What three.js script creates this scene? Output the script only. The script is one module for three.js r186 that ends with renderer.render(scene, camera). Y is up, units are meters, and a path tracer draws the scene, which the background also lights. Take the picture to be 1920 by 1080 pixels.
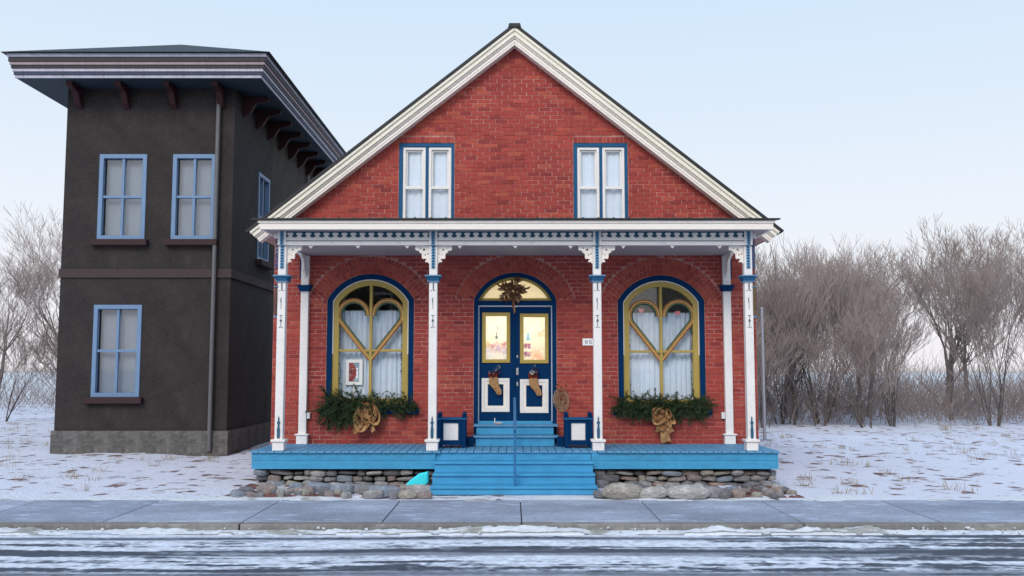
import * as THREE from 'three';
import { RoundedBoxGeometry } from 'three/addons/geometries/RoundedBoxGeometry.js';
import { mergeGeometries } from 'three/addons/utils/BufferGeometryUtils.js';

// ------------------------------------------------------------------ camera, sky, sun, exposure
const scene = new THREE.Scene();
const F = 1767, PITCH = Math.atan(155 / F), EYE = 1.9, DIST = 17, CAMX = -0.048;   // focal length in photo pixels; wall face is z = 0
const camera = new THREE.PerspectiveCamera(2 * Math.atan(540 / F) * 180 / Math.PI, 16 / 9, 0.1, 2000);
camera.position.set(CAMX, EYE, DIST);
camera.rotation.x = PITCH;
camera.updateMatrixWorld();

const renderer = new THREE.WebGLRenderer({ antialias: true });
renderer.toneMapping = THREE.LinearToneMapping;
renderer.toneMappingExposure = 1.06;
renderer.shadowMap.enabled = true;

const SUN = new THREE.Vector3(-0.30, 0.74, 1).normalize();
{
  // pale winter sky: white-pink haze low down, clear blue higher, a broad warm glow round the hazy sun
  const W = 1024, H = 512, d = new Float32Array(W * H * 4);
  const mix = (a, b, t) => a + (b - a) * t;
  const stops = [[-90, .30, .30, .32], [-1, .62, .62, .66], [0, .87, .84, .875], [5, .85, .865, .91], [10, .775, .84, .92], [16, .68, .79, .915], [24, .585, .745, .91], [45, .42, .63, .90], [90, .30, .53, .88]];
  for (let j = 0; j < H; j++) for (let i = 0; i < W; i++) {
    const el = ((j + .5) / H - .5) * Math.PI, az = ((i + .5) / W - .5) * 2 * Math.PI;
    const x = Math.cos(el) * Math.cos(az), y = Math.sin(el), z = Math.cos(el) * Math.sin(az), e = el * 180 / Math.PI;
    let k = 0; while (k < stops.length - 2 && e > stops[k + 1][0]) k++;
    const t = Math.min(1, Math.max(0, (e - stops[k][0]) / (stops[k + 1][0] - stops[k][0])));
    const c = Math.max(0, x * SUN.x + y * SUN.y + z * SUN.z), g = e > -1 ? .85 * Math.pow(c, 3) : 0;
    const o = (j * W + i) * 4;
    for (let n = 0; n < 3; n++) d[o + n] = mix(stops[k][n + 1], stops[k + 1][n + 1], t) + g * [1, .93, .82][n];
    d[o + 3] = 1;
  }
  const sky = new THREE.DataTexture(d, W, H, THREE.RGBAFormat, THREE.FloatType);
  sky.mapping = THREE.EquirectangularReflectionMapping; sky.magFilter = THREE.LinearFilter; sky.minFilter = THREE.LinearFilter; sky.needsUpdate = true;
  scene.background = sky; scene.environment = sky;
}
const sun = new THREE.DirectionalLight(new THREE.Color().setRGB(1, .93, .86), 1.5);
sun.position.copy(SUN).multiplyScalar(60); sun.castShadow = true; sun.shadow.radius = 40;
Object.assign(sun.shadow.camera, { left: -25, right: 25, top: 25, bottom: -25, near: 1, far: 150 });
sun.shadow.mapSize.set(2048, 2048);
scene.add(sun, sun.target);

// ------------------------------------------------------------------ helpers
let seed = 7;
const rnd = () => { seed = (seed * 1664525 + 1013904223) >>> 0; return seed / 4294967296; };
const rr = (a, b) => a + (b - a) * rnd();
const reseed = (s) => { seed = s >>> 0; };
function P(px, py, z) {                                   // photo pixel -> point on the plane at depth z
  const x = (px - 960) / F, y = -(py - 540) / F, c = Math.cos(PITCH), s = Math.sin(PITCH);
  const dy = y * c + s, dz = y * s - c, t = (z - DIST) / dz;
  return [CAMX + x * t, EYE + dy * t];
}
const PX = (px, py, z) => P(px, py, z)[0], PY = (py, z, px = 960) => P(px, py, z)[1];
const used = {};
function numbered(name) { const n = used[name] = (used[name] ?? -1) + 1; return n ? name + '_' + String(n).padStart(3, '0') : name; }
const bases = new Map();
function thing(name, label, category, base = [0, 0, 0], group) {
  const o = new THREE.Group(); o.name = numbered(name); o.position.set(...base); o.userData = { label, category };
  if (group) o.userData.group = group;
  bases.set(o, base); scene.add(o); return o;
}
function planar(g, scale = 1) {                            // uv in metres, by the way each face points
  const p = g.attributes.position, n = g.attributes.normal, uv = new Float32Array(p.count * 2);
  for (let i = 0; i < p.count; i++) {
    const ax = Math.abs(n.getX(i)), ay = Math.abs(n.getY(i)), az = Math.abs(n.getZ(i));
    const x = p.getX(i), y = p.getY(i), z = p.getZ(i);
    if (az >= ax && az >= ay) { uv[2 * i] = x; uv[2 * i + 1] = y; } else if (ay >= ax) { uv[2 * i] = x; uv[2 * i + 1] = z; } else { uv[2 * i] = z; uv[2 * i + 1] = y; }
  }
  g.setAttribute('uv', new THREE.BufferAttribute(uv, 2)); return g;
}
function part(name, g, m, parent, opt = {}) {              // geometry comes in world coordinates
  if (Array.isArray(g)) g = g.length > 1 ? mergeGeometries(g.map((q) => { q = q.index ? q.toNonIndexed() : q; for (const k of Object.keys(q.attributes)) if (!['position', 'normal', 'uv', 'color'].includes(k)) q.deleteAttribute(k); return q; })) : g[0];
  if (!opt.keepUv) planar(g);
  let b = bases.get(parent) ?? [0, 0, 0];
  if (b[0] || b[1] || b[2]) g.translate(-b[0], -b[1], -b[2]);
  const o = new THREE.Mesh(g, m); o.name = name; o.castShadow = o.receiveShadow = true;
  bases.set(o, b);
  if (opt.label) o.userData.label = opt.label;
  if (opt.kind) o.userData.kind = opt.kind;
  parent.add(o); return o;
}
function single(name, label, category, g, m, base, group, opt = {}) {   // a thing that is one mesh
  if (Array.isArray(g)) g = mergeGeometries(g.map((q) => (q.index ? q.toNonIndexed() : q)));
  if (!opt.keepUv) planar(g);
  g.translate(-base[0], -base[1], -base[2]);
  const o = new THREE.Mesh(g, m); o.name = numbered(name); o.position.set(...base); o.castShadow = o.receiveShadow = true;
  o.userData = { label, category }; if (group) o.userData.group = group; if (opt.kind) o.userData.kind = opt.kind;
  bases.set(o, base); scene.add(o); return o;
}
function structure(name, g, m, keepUv) { if (!keepUv) planar(g); const o = new THREE.Mesh(g, m); o.name = name; o.userData.kind = 'structure'; o.castShadow = o.receiveShadow = true; scene.add(o); return o; }
function box(x0, x1, y0, y1, z0, z1, r = .004) {
  const w = x1 - x0, h = y1 - y0, d = z1 - z0;
  const g = new RoundedBoxGeometry(w, h, d, 1, Math.min(r, w / 3, h / 3, d / 3));
  g.translate((x0 + x1) / 2, (y0 + y1) / 2, (z0 + z1) / 2); return g;
}
function plain(x0, x1, y0, y1, z0, z1) { const g = new THREE.BoxGeometry(x1 - x0, y1 - y0, z1 - z0); g.translate((x0 + x1) / 2, (y0 + y1) / 2, (z0 + z1) / 2); return g; }
function poly(pts, z0, z1, bevel = 0, holes = []) {        // outline in x, y extruded from z0 to z1
  const s = pts instanceof THREE.Shape ? pts : new THREE.Shape(pts.map((p) => new THREE.Vector2(p[0], p[1])));
  for (const h of holes) s.holes.push(h instanceof THREE.Path ? h : new THREE.Path(h.map((p) => new THREE.Vector2(p[0], p[1]))));
  const g = new THREE.ExtrudeGeometry(s, { depth: z1 - z0 - 2 * bevel, bevelEnabled: bevel > 0, bevelThickness: bevel, bevelSize: bevel, bevelOffset: -bevel, bevelSegments: 1, curveSegments: 20 });
  g.translate(0, 0, z0 + bevel); return g;
}
function ribbon(path, a, b, z0, z1, bevel = .002) {        // a moulding that follows a path, from offset a to offset b
  const L = [], R = [], n = path.length;
  for (let i = 0; i < n; i++) {
    const p = path[i], q0 = path[Math.max(0, i - 1)], q1 = path[Math.min(n - 1, i + 1)];
    let tx = q1[0] - q0[0], ty = q1[1] - q0[1]; const l = Math.hypot(tx, ty); tx /= l; ty /= l;
    L.push([p[0] - ty * a, p[1] + tx * a]); R.push([p[0] - ty * b, p[1] + tx * b]);
  }
  return poly([...L, ...R.reverse()], z0, z1, bevel);
}
function tube(pts, r, seg = 24, rad = 6, closed = false) { return new THREE.TubeGeometry(new THREE.CatmullRomCurve3(pts.map((p) => new THREE.Vector3(...p)), closed), seg, r, rad, closed); }
// periodic value noise
const perm = new Uint32Array(4096); { reseed(99); for (let i = 0; i < 4096; i++) perm[i] = Math.floor(rnd() * 4096); reseed(7); }
const hash = (x, y, s) => perm[(perm[(perm[x & 4095] + y) & 4095] + s) & 4095] / 4096;
function vnoise(x, y, px, py, s) {
  const xi = Math.floor(x), yi = Math.floor(y), f = x - xi, g = y - yi, u = f * f * (3 - 2 * f), v = g * g * (3 - 2 * g);
  const m = (n, p) => ((n % p) + p) % p, x0 = m(xi, px), x1 = m(xi + 1, px), y0 = m(yi, py), y1 = m(yi + 1, py);
  return (hash(x0, y0, s) * (1 - u) + hash(x1, y0, s) * u) * (1 - v) + (hash(x0, y1, s) * (1 - u) + hash(x1, y1, s) * u) * v;
}
function fbm(u, v, fx, fy, oct, s) { let a = .5, t = 0, n = 0; for (let o = 0; o < oct; o++) { t += a * vnoise(u * fx, v * fy, fx, fy, s + o * 17); n += a; a *= .55; fx *= 2; fy *= 2; } return t / n; }
function tex(w, h, fn, repX, repY, srgb = true) {          // fn(u, v) -> grey or [r, g, b] in 0..1
  const d = new Uint8Array(w * h * 4);
  for (let j = 0; j < h; j++) for (let i = 0; i < w; i++) {
    const c = fn((i + .5) / w, (j + .5) / h), o = (j * w + i) * 4;
    for (let k = 0; k < 3; k++) d[o + k] = Math.max(0, Math.min(255, 255 * (c.length ? c[k] : c)));
    d[o + 3] = 255;
  }
  const t = new THREE.DataTexture(d, w, h); t.wrapS = t.wrapT = THREE.RepeatWrapping; t.magFilter = THREE.LinearFilter; t.minFilter = THREE.LinearMipmapLinearFilter; t.generateMipmaps = true;
  if (srgb) t.colorSpace = THREE.SRGBColorSpace;
  t.repeat.set(1 / repX, 1 / repY); t.needsUpdate = true; return t;
}
const sm = (a, b, x) => { const t = Math.min(1, Math.max(0, (x - a) / (b - a))); return t * t * (3 - 2 * t); };
const lin = (r, g, b) => new THREE.Color().setRGB(r, g, b);
function std(color, roughness, opt = {}) { return new THREE.MeshStandardMaterial({ color, roughness, side: THREE.DoubleSide, ...opt }); }

// ------------------------------------------------------------------ textures (grain, wear, weave; no light)
const T = {};
T.paint = tex(512, 512, (u, v) => .965 + .06 * (fbm(u, v, 6, 6, 5, 1) - .5) + .05 * (fbm(u, v, 60, 60, 3, 2) - .5) - .05 * sm(.70, .82, fbm(u, v, 22, 14, 4, 3)), 1.1, 1.1);
T.plank = tex(512, 512, (u, v) => .965 + .12 * (fbm(u, v, 3, 40, 4, 4) - .5) + .12 * (fbm(u, v, 10, 8, 4, 5) - .5) - .07 * sm(.66, .8, fbm(u, v, 9, 30, 4, 6)), 1.3, .9);
T.plankZ = tex(512, 512, (u, v) => .955 + .14 * (fbm(u, v, 40, 3, 4, 4) - .5) + .12 * (fbm(u, v, 8, 10, 4, 5) - .5) - .10 * sm(.62, .78, fbm(u, v, 30, 9, 4, 6)), .9, 1.3);
T.brick = tex(768, 768, (u, v) => { const a = .93 + .13 * (fbm(u, v, 8, 8, 4, 7) - .5) + .20 * (fbm(u, v, 90, 90, 3, 8) - .5); const p = sm(.63, .76, fbm(u, v, 26, 34, 4, 9)); return [a + .03 * p, a + .09 * p, a + .08 * p]; }, 2.3, 2.3);
T.brickBump = tex(512, 512, (u, v) => .5 + .6 * (fbm(u, v, 70, 70, 4, 10) - .5), 1.1, 1.1, false);
T.mortar = tex(768, 768, (u, v) => { const n = sm(.40, .62, fbm(u, v, 9, 9, 5, 11)), g = .85 + .3 * (fbm(u, v, 120, 120, 2, 12) - .5); return [g * (.76 + .08 * n), g * (.47 + .13 * n), g * (.43 + .13 * n)]; }, 5.3, 5.3);
T.stone = tex(512, 512, (u, v) => .78 + .5 * (fbm(u, v, 7, 7, 6, 13) - .5) + .22 * (fbm(u, v, 70, 70, 2, 14) - .5), .7, .7);
T.stoneBump = tex(512, 512, (u, v) => fbm(u, v, 14, 14, 6, 15), .6, .6, false);
T.concrete = tex(768, 768, (u, v) => { const a = .84 + .40 * (fbm(u, v, 5, 7, 6, 16) - .5) + .16 * (fbm(u, v, 150, 150, 2, 17) - .5), s = sm(.60, .74, fbm(u, v, 12, 26, 5, 18)) * .16; return [a + s * .9, a + s * .95, a + s * 1.05]; }, 5.1, 5.1);
T.grit = tex(512, 512, (u, v) => fbm(u, v, 90, 90, 3, 19), .8, .8, false);
T.stucco = tex(512, 512, (u, v) => .80 + .4 * (fbm(u, v, 5, 5, 5, 20) - .5) + .3 * (fbm(u, v, 60, 60, 3, 21) - .5), 1.7, 1.7);
T.cloth = tex(256, 256, (u, v) => .95 + .1 * (fbm(u, v, 40, 6, 3, 22) - .5) + .06 * Math.sin(u * 2 * Math.PI * 60) * Math.sin(v * 2 * Math.PI * 60), .35, .35);
T.burlap = tex(256, 256, (u, v) => { const w = .5 + .25 * Math.sin(u * 2 * Math.PI * 32) + .25 * Math.sin(v * 2 * Math.PI * 32), n = fbm(u, v, 9, 9, 4, 23); return [.66 + .30 * w * n * 2, .55 + .28 * w * n * 2, .42 + .24 * w * n * 2]; }, .18, .18);
T.shingle = tex(512, 512, (u, v) => .7 + .5 * (fbm(u, v, 30, 30, 4, 24) - .5), 1, 1);

// ------------------------------------------------------------------ materials
const M = {};
M.mortar = std(0xffffff, .95, { map: T.mortar, bumpMap: T.grit, bumpScale: .003 });
M.brickVC = std(0xffffff, .82, { map: T.brick, vertexColors: true, bumpMap: T.brickBump, bumpScale: .003 });
const brickTones = [[.39, .050, .036], [.36, .045, .034], [.41, .057, .038], [.31, .036, .030], [.43, .070, .042], [.38, .052, .042], [.27, .031, .028], [.44, .082, .048]];
M.bricks = brickTones.map((c) => std(lin(...c), .82, { map: T.brick, bumpMap: T.brickBump, bumpScale: .003 }));
M.white = std(lin(.83, .79, .765), .55, { map: T.paint });
M.cream = std(lin(.90, .82, .745), .6, { map: T.paint });
M.creamWarm = std(lin(.86, .80, .67), .6, { map: T.paint });
M.deck = std(lin(.045, .315, .565), .6, { map: T.plank, bumpMap: T.grit, bumpScale: .0008 });
M.deckZ = std(lin(.10, .31, .52), .6, { map: T.plankZ, bumpMap: T.grit, bumpScale: .0008 });
M.navy = new THREE.MeshPhysicalMaterial({ color: lin(.001, .031, .105), roughness: .6, specularIntensity: .12, map: T.paint, side: THREE.DoubleSide });
M.blue = new THREE.MeshPhysicalMaterial({ color: lin(.014, .095, .215), roughness: .6, specularIntensity: .3, map: T.paint, side: THREE.DoubleSide });
M.midBlue = std(lin(.10, .23, .40), .55, { map: T.paint });
M.stopGrey = std(lin(.46, .53, .66), .55, { map: T.paint });
M.paleBlue = std(lin(.13, .30, .47), .55, { map: T.paint });
M.teal = std(lin(.012, .095, .17), .5, { map: T.paint });
M.yellow = std(lin(.44, .31, .065), .5, { map: T.paint });
M.gold = std(lin(.48, .30, .06), .5, { map: T.paint });
M.brass = std(lin(.68, .52, .17), .5, { map: T.paint });
M.orange = std(lin(.34, .06, .015), .5, { map: T.paint });
M.green = std(lin(.010, .075, .045), .5, { map: T.paint });
M.black = std(lin(.016, .020, .028), .6, { map: T.shingle });
M.greyLine = std(lin(.10, .13, .17), .7, { map: T.paint });
M.soffit = std(lin(.42, .36, .36), .7, { map: T.plank });
M.floorWood = std(lin(.24, .15, .085), .6, { map: T.plankZ });
M.plaster = std(lin(.46, .40, .33), .9, { map: T.stucco });
M.lumber = std(lin(.30, .23, .16), .9, { map: T.plank });
M.glass = new THREE.MeshPhysicalMaterial({ color: 0xffffff, roughness: .02, transmission: 1, thickness: 0, ior: 1.5, side: THREE.DoubleSide });
M.curtain = std(lin(.70, .81, .94), .9, { map: T.cloth });  // white cloth with the blue of reflected sky put into its colour
M.steel = std(lin(.45, .45, .44), .4, { metalness: .8 });
M.wire = std(lin(.008, .012, .010), .6);

// ------------------------------------------------------------------ levels read off the photograph
const DECK = .60, WALLX = 4.36, SLOPE = .793;
const Z_F = 1.5;                                           // front of the porch beam
const RAKEZ = .25;
const APEX = PY(43, RAKEZ + .05) - .057, EAVEX = 4.76;            // roof line: y = APEX - SLOPE * |x|
const roofY = (x) => APEX - SLOPE * Math.abs(x);
const CEIL = PY(459.5, Z_F);                               // underside of beam and porch ceiling

// ------------------------------------------------------------------ openings
function arch(pxc, pxHalf, pySpring, pyTop, pyBottom) {
  const xc = PX(pxc, 640, 0), w = pxHalf / F * DIST, ys = PY(pySpring, 0), yt = PY(pyTop, 0), yb = PY(pyBottom, 0), h = yt - ys, R = (w * w + h * h) / (2 * h);
  return { xc, w, ys, yt, yb, R, yc: yt - R };
}
function archPts(a, t, yb = a.yb, n = 28) {                // outline of the opening, moved in by t
  const w = a.w - t, R = a.R - t, ys = a.yc + Math.sqrt(R * R - w * w), th = Math.asin(w / R), pts = [[a.xc - w, yb], [a.xc - w, ys]];
  for (let i = 1; i < n; i++) { const q = -th + 2 * th * i / n; pts.push([a.xc + R * Math.sin(q), a.yc + R * Math.cos(q)]); }
  pts.push([a.xc + w, ys], [a.xc + w, yb]); return pts;
}
const winL = arch(694, 81.5, 562, 513.5, 764), winR = arch(1240.5, 81.5, 564, 516, 766), door = arch(966, 77.5, 562, 511, 790);
door.yb = DECK;
const upper = [[748, 852], [1075, 1177]].map(([a, b]) => ({ x0: PX(a, 300, 0), x1: PX(b, 300, 0), y0: 4.5, y1: PY(268, 0) }));
const RING = .315;

// ------------------------------------------------------------------ the house
const house = thing('brick_house', 'red brick gabled house with cream rake boards and arched windows behind the porch', 'house', [0, 0, 0]);
{
  const y0 = 0.0, ye = roofY(WALLX) - .05;
  const outline = [[-WALLX, y0], [WALLX, y0], [WALLX, ye], [0, APEX - .05], [-WALLX, ye]];
  const holes = [archPts(winL, 0), archPts(winR, 0), archPts(door, 0, DECK - .0), ...upper.map((u) => [[u.x0, u.y0], [u.x0, u.y1], [u.x1, u.y1], [u.x1, u.y0]])];
  const wall = part('front_wall', poly(outline, -.30, -.0065, 0, holes), M.mortar, house);
  // every brick: chamfered face, laid course by course round the openings
  function brickGeo(l, h, d, c = .004) {
    const x = l / 2, y = h / 2, f = [[-x + c, -y + c, d], [x - c, -y + c, d], [x - c, y - c, d], [-x + c, y - c, d]], e = [[-x, -y, d - c], [x, -y, d - c], [x, y, d - c], [-x, y, d - c]], b = [[-x, -y, -.012], [x, -y, -.012], [x, y, -.012], [-x, y, -.012]];
    const pos = [], quad = (p, q, r, s) => pos.push(...p, ...q, ...r, ...p, ...r, ...s);
    quad(...f);
    for (let i = 0; i < 4; i++) { const j = (i + 1) % 4; quad(e[i], e[j], f[j], f[i]); quad(b[i], b[j], e[j], e[i]); }
    const g = new THREE.BufferGeometry(); g.setAttribute('position', new THREE.Float32BufferAttribute(pos, 3)); g.computeVertexNormals(); return g;
  }
  reseed(11);
  const CH = .0757, LEN = .225, list = [];
  for (let r = 0, y = DECK + .04; y < APEX; y += CH, r++) {
    if (y > CEIL + .06 && y < 4.5) continue;
    const H = y < 4.2 ? .0652 : .0700;
    let hw = Math.min(WALLX, (APEX - .09 - y) / SLOPE); if (hw < .06) break;
    const cut = [];
    for (const a of [winL, winR, door]) {
      if (y < a.yb - (a === door ? 0 : .115) - H / 2) continue;
      if (y <= a.ys) { const e = a === door ? .004 : (y < a.yb ? .10 : .004); cut.push([a.xc - a.w - e, a.xc + a.w + e]); }
      else { const R = a.R + RING, dy = y - H / 2 - a.yc; if (dy < R) { const h = Math.sqrt(R * R - dy * dy) + .004; cut.push([a.xc - h, a.xc + h]); } }
    }
    for (const u of upper) if (y > u.y0 - .1 && y - H / 2 < u.y1 + .115) cut.push([u.x0 - .004, u.x1 + .004]);
    cut.sort((p, q) => p[0] - q[0]);
    let spans = [], x = -hw;
    for (const [a, b] of cut) { if (a - x > .05) spans.push([x, a]); x = Math.max(x, b); }
    if (hw - x > .05) spans.push([x, hw]);
    const off = (r % 2) * LEN / 2 + rr(-.02, .02);
    for (const [a, b] of spans) {
      let q = Math.floor((a - off) / LEN) * LEN + off, prev = a;
      while (prev < b - .03) { let nx = q + LEN + rr(-.006, .006); q += LEN; if (nx < prev + .045) continue; if (b - nx < .045) nx = b; nx = Math.min(nx, b); const l = nx - prev - .0125; if (l > .02) list.push({ x: (prev + nx) / 2, y: y + rr(-.0015, .0015), l, h: H + rr(-.003, .002), t: 0 }); prev = nx; }
    }
  }
  const pick = list.filter((b) => b.l > .19 && b.y > .95 && b.y < 3.25 && Math.abs(b.x) < 3.7 && [-1.495, 1.505].every((q) => Math.abs(b.x - q) > .2));
  pick.sort((p, q) => Math.hypot(p.x, p.y - 1.9) - Math.hypot(q.x, q.y - 1.9));
  const chosen = new Set(pick.slice(0, 300)), shared = [.213, .216, .219].map((l) => brickGeo(l, .0648, 0));
  const tone = (b) => { const n = fbm((b.x + 6) / 12, b.y / 12, 14, 14, 3, 31), i = Math.floor(rnd() * 8), base = brickTones[rnd() < .55 ? Math.floor(n * 2.4) % 3 : i]; return base; };
  const merged = [];
  for (const b of list) {
    const proud = rr(-.003, .003);
    if (chosen.has(b)) {
      const g = shared.reduce((p, q, i) => (Math.abs([.213, .216, .219][i] - b.l) < Math.abs([.213, .216, .219][p] - b.l) ? i : p), 0);
      const m = new THREE.Mesh(shared[g], M.bricks[brickTones.indexOf(tone(b))]); m.name = 'brick'; m.position.set(b.x, b.y, proud); m.castShadow = m.receiveShadow = true;
      m.scale.x = b.l / [.213, .216, .219][g]; wall.add(m);
    } else { const g = brickGeo(b.l, b.h, 0); g.translate(b.x, b.y, proud); b.c = tone(b); b.g = g; merged.push(b); }
  }
  shared.forEach((g) => planar(g));
  // arch rings of rowlock bricks, three deep, and the soldier courses over the upper windows
  for (const a of [winL, winR, door]) for (let k = 0; k < 3; k++) {
    const r0 = a.R + .008 + k * .103, r1 = r0 + .095, rm = (r0 + r1) / 2, th = Math.acos(Math.min(1, (a.ys - a.yc) / rm)) - .01, n = Math.round(2 * th * rm / .072);
    for (let i = 0; i < n; i++) {
      const q = -th + 2 * th * (i + .5) / n, g = brickGeo(.0625, .095, 0); g.rotateZ(-q); g.translate(a.xc + rm * Math.sin(q), a.yc + rm * Math.cos(q), rr(-.001, .005));
      merged.push({ g, c: rnd() < .5 ? brickTones[4] : tone({ x: a.xc, y: a.yc + q }) });
    }
  }
  for (const u of upper) { const n = Math.round((u.x1 - u.x0) / .078), w = (u.x1 - u.x0) / n; for (let i = 0; i < n; i++) { const g = brickGeo(w - .009, .10, 0); g.translate(u.x0 + (i + .5) * w, u.y1 + .056, rr(-.002, .003)); merged.push({ g, c: tone({ x: u.x0, y: u.y1 + i }) }); } }
  const geos = merged.map(({ g, c }) => { const n = g.attributes.position.count, col = new Float32Array(n * 3); for (let i = 0; i < n; i++) col.set(c, 3 * i); g.setAttribute('color', new THREE.BufferAttribute(col, 3)); return g; });
  part('bricks', mergeGeometries(geos), M.brickVC, wall, { kind: 'stuff' });
  // side and rear walls, floor inside
  const sideM = std(lin(.30, .05, .042), .85, { map: T.brick });
  part('side_wall', plain(-WALLX, -WALLX + .3, 0, ye, -10, -.302), sideM, house);
  part('side_wall', plain(WALLX - .3, WALLX, 0, ye, -10, -.302), sideM, house);
  part('rear_wall', poly(outline, -10.3, -10.002), sideM, house);
  part('floor', plain(-WALLX + .302, WALLX - .302, .3, .5, -9.99, -.31), M.floorWood, house);
  part('floor', plain(-WALLX + .302, WALLX - .302, 4.1, 4.3, -9.99, -.31), M.floorWood, house, { label: 'attic floor' });
  part('inner_wall', plain(-WALLX + .302, WALLX - .302, .502, 4.098, -2.6, -2.5), M.plaster, house);
  for (const x of [-1.1, 1.0]) part('hall_wall', plain(x, x + .1, .502, 4.098, -2.498, -.302), M.plaster, house);
}
// roof and rake
{
  const slab = (s, a, b, z0, z1, ex = EAVEX, bevel = 0) => {          // one slope of a chevron band: perpendicular offsets a..b below the roof line
    const n = Math.hypot(1, SLOPE), ux = SLOPE / n, uy = 1 / n;        // inward normal for the right slope is (-ux, -uy)
    const top = (o) => [0, APEX - o * n], end = (o) => [s * (ex - o * ux), roofY(ex) - o * uy];
    return poly([top(a), end(a), end(b), top(b)], z0, z1, bevel);
  };
  for (const s of [-1, 1]) {
    const rf = part('roof', slab(s, -.045, .0, -10.6, RAKEZ + .06, EAVEX + .03), M.black, house);
    part('roof_boards', slab(s, .002, .05, -10.5, RAKEZ - .02), M.cream, rf);
    part('crown_moulding', slab(s, .002, .062, RAKEZ - .018, RAKEZ + .04, EAVEX, .012), M.creamWarm, rf);
    part('fascia_board', slab(s, .060, .130, RAKEZ - .06, RAKEZ + .012, EAVEX - .01, .006), M.creamWarm, rf);
    part('soffit_board', slab(s, .052, .072, .0, .18, EAVEX - .01), M.soffit, rf);
    part('bed_moulding', slab(s, .132, .160, .206, .238, EAVEX - .015, .012), M.cream, rf);
    part('frieze_board', slab(s, .074, .252, .006, .205, EAVEX - .02, .006), M.cream, rf);
    part('bead_moulding', slab(s, .200, .216, .206, .216, EAVEX - .02, .004), M.cream, rf);
  }
  part('ridge_cap', poly([[-.12, APEX - .03], [-.10, APEX + .05], [.10, APEX + .05], [.12, APEX - .03]], -10.6, RAKEZ + .075, .01), M.black, house);
}
// upper windows
for (const u of upper) {
  const w = part('upper_window', poly([[u.x0 + .003, u.y0], [u.x1 - .003, u.y0], [u.x1 - .003, u.y1 - .003], [u.x0 + .003, u.y1 - .003]], -.12, -.015, .004, [[[u.x0 + .07, u.y0 + .03], [u.x0 + .07, u.y1 - .07], [u.x1 - .055, u.y1 - .07], [u.x1 - .055, u.y0 + .03]]]), M.blue, house);
  const a = u.x0 + .072, b = u.x1 - .057, mid = (a + b) / 2, top = u.y1 - .072, meet = PY(350, 0);
  part('mullion', box(mid - .026, mid + .026, u.y0 + .03, top, -.115, -.028), M.blue, w);
  for (const [x0, x1] of [[a, mid - .028], [mid + .028, b]]) {
    const fr = (xa, xb, ya, yb, z0, z1, t) => poly([[xa, ya], [xb, ya], [xb, yb], [xa, yb]], z0, z1, .004, [[[xa + t, ya + t], [xa + t, yb - t], [xb - t, yb - t], [xb - t, ya + t]]]);
    part('sash_frame', fr(x0, x1, u.y0 + .03, top, -.075, -.035, .05), M.white, w);
    part('sash_frame', fr(x0 + .045, x1 - .045, meet - .02, top - .045, -.105, -.078, .035), M.white, w);
    part('meeting_rail', box(x0 + .045, x1 - .045, meet - .035, meet + .02, -.072, -.045), M.white, w);
    part('pane', plain(x0 + .048, x1 - .048, u.y0 + .05, top - .048, -.0775, -.0765), M.glass, w);
  }
}
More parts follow.
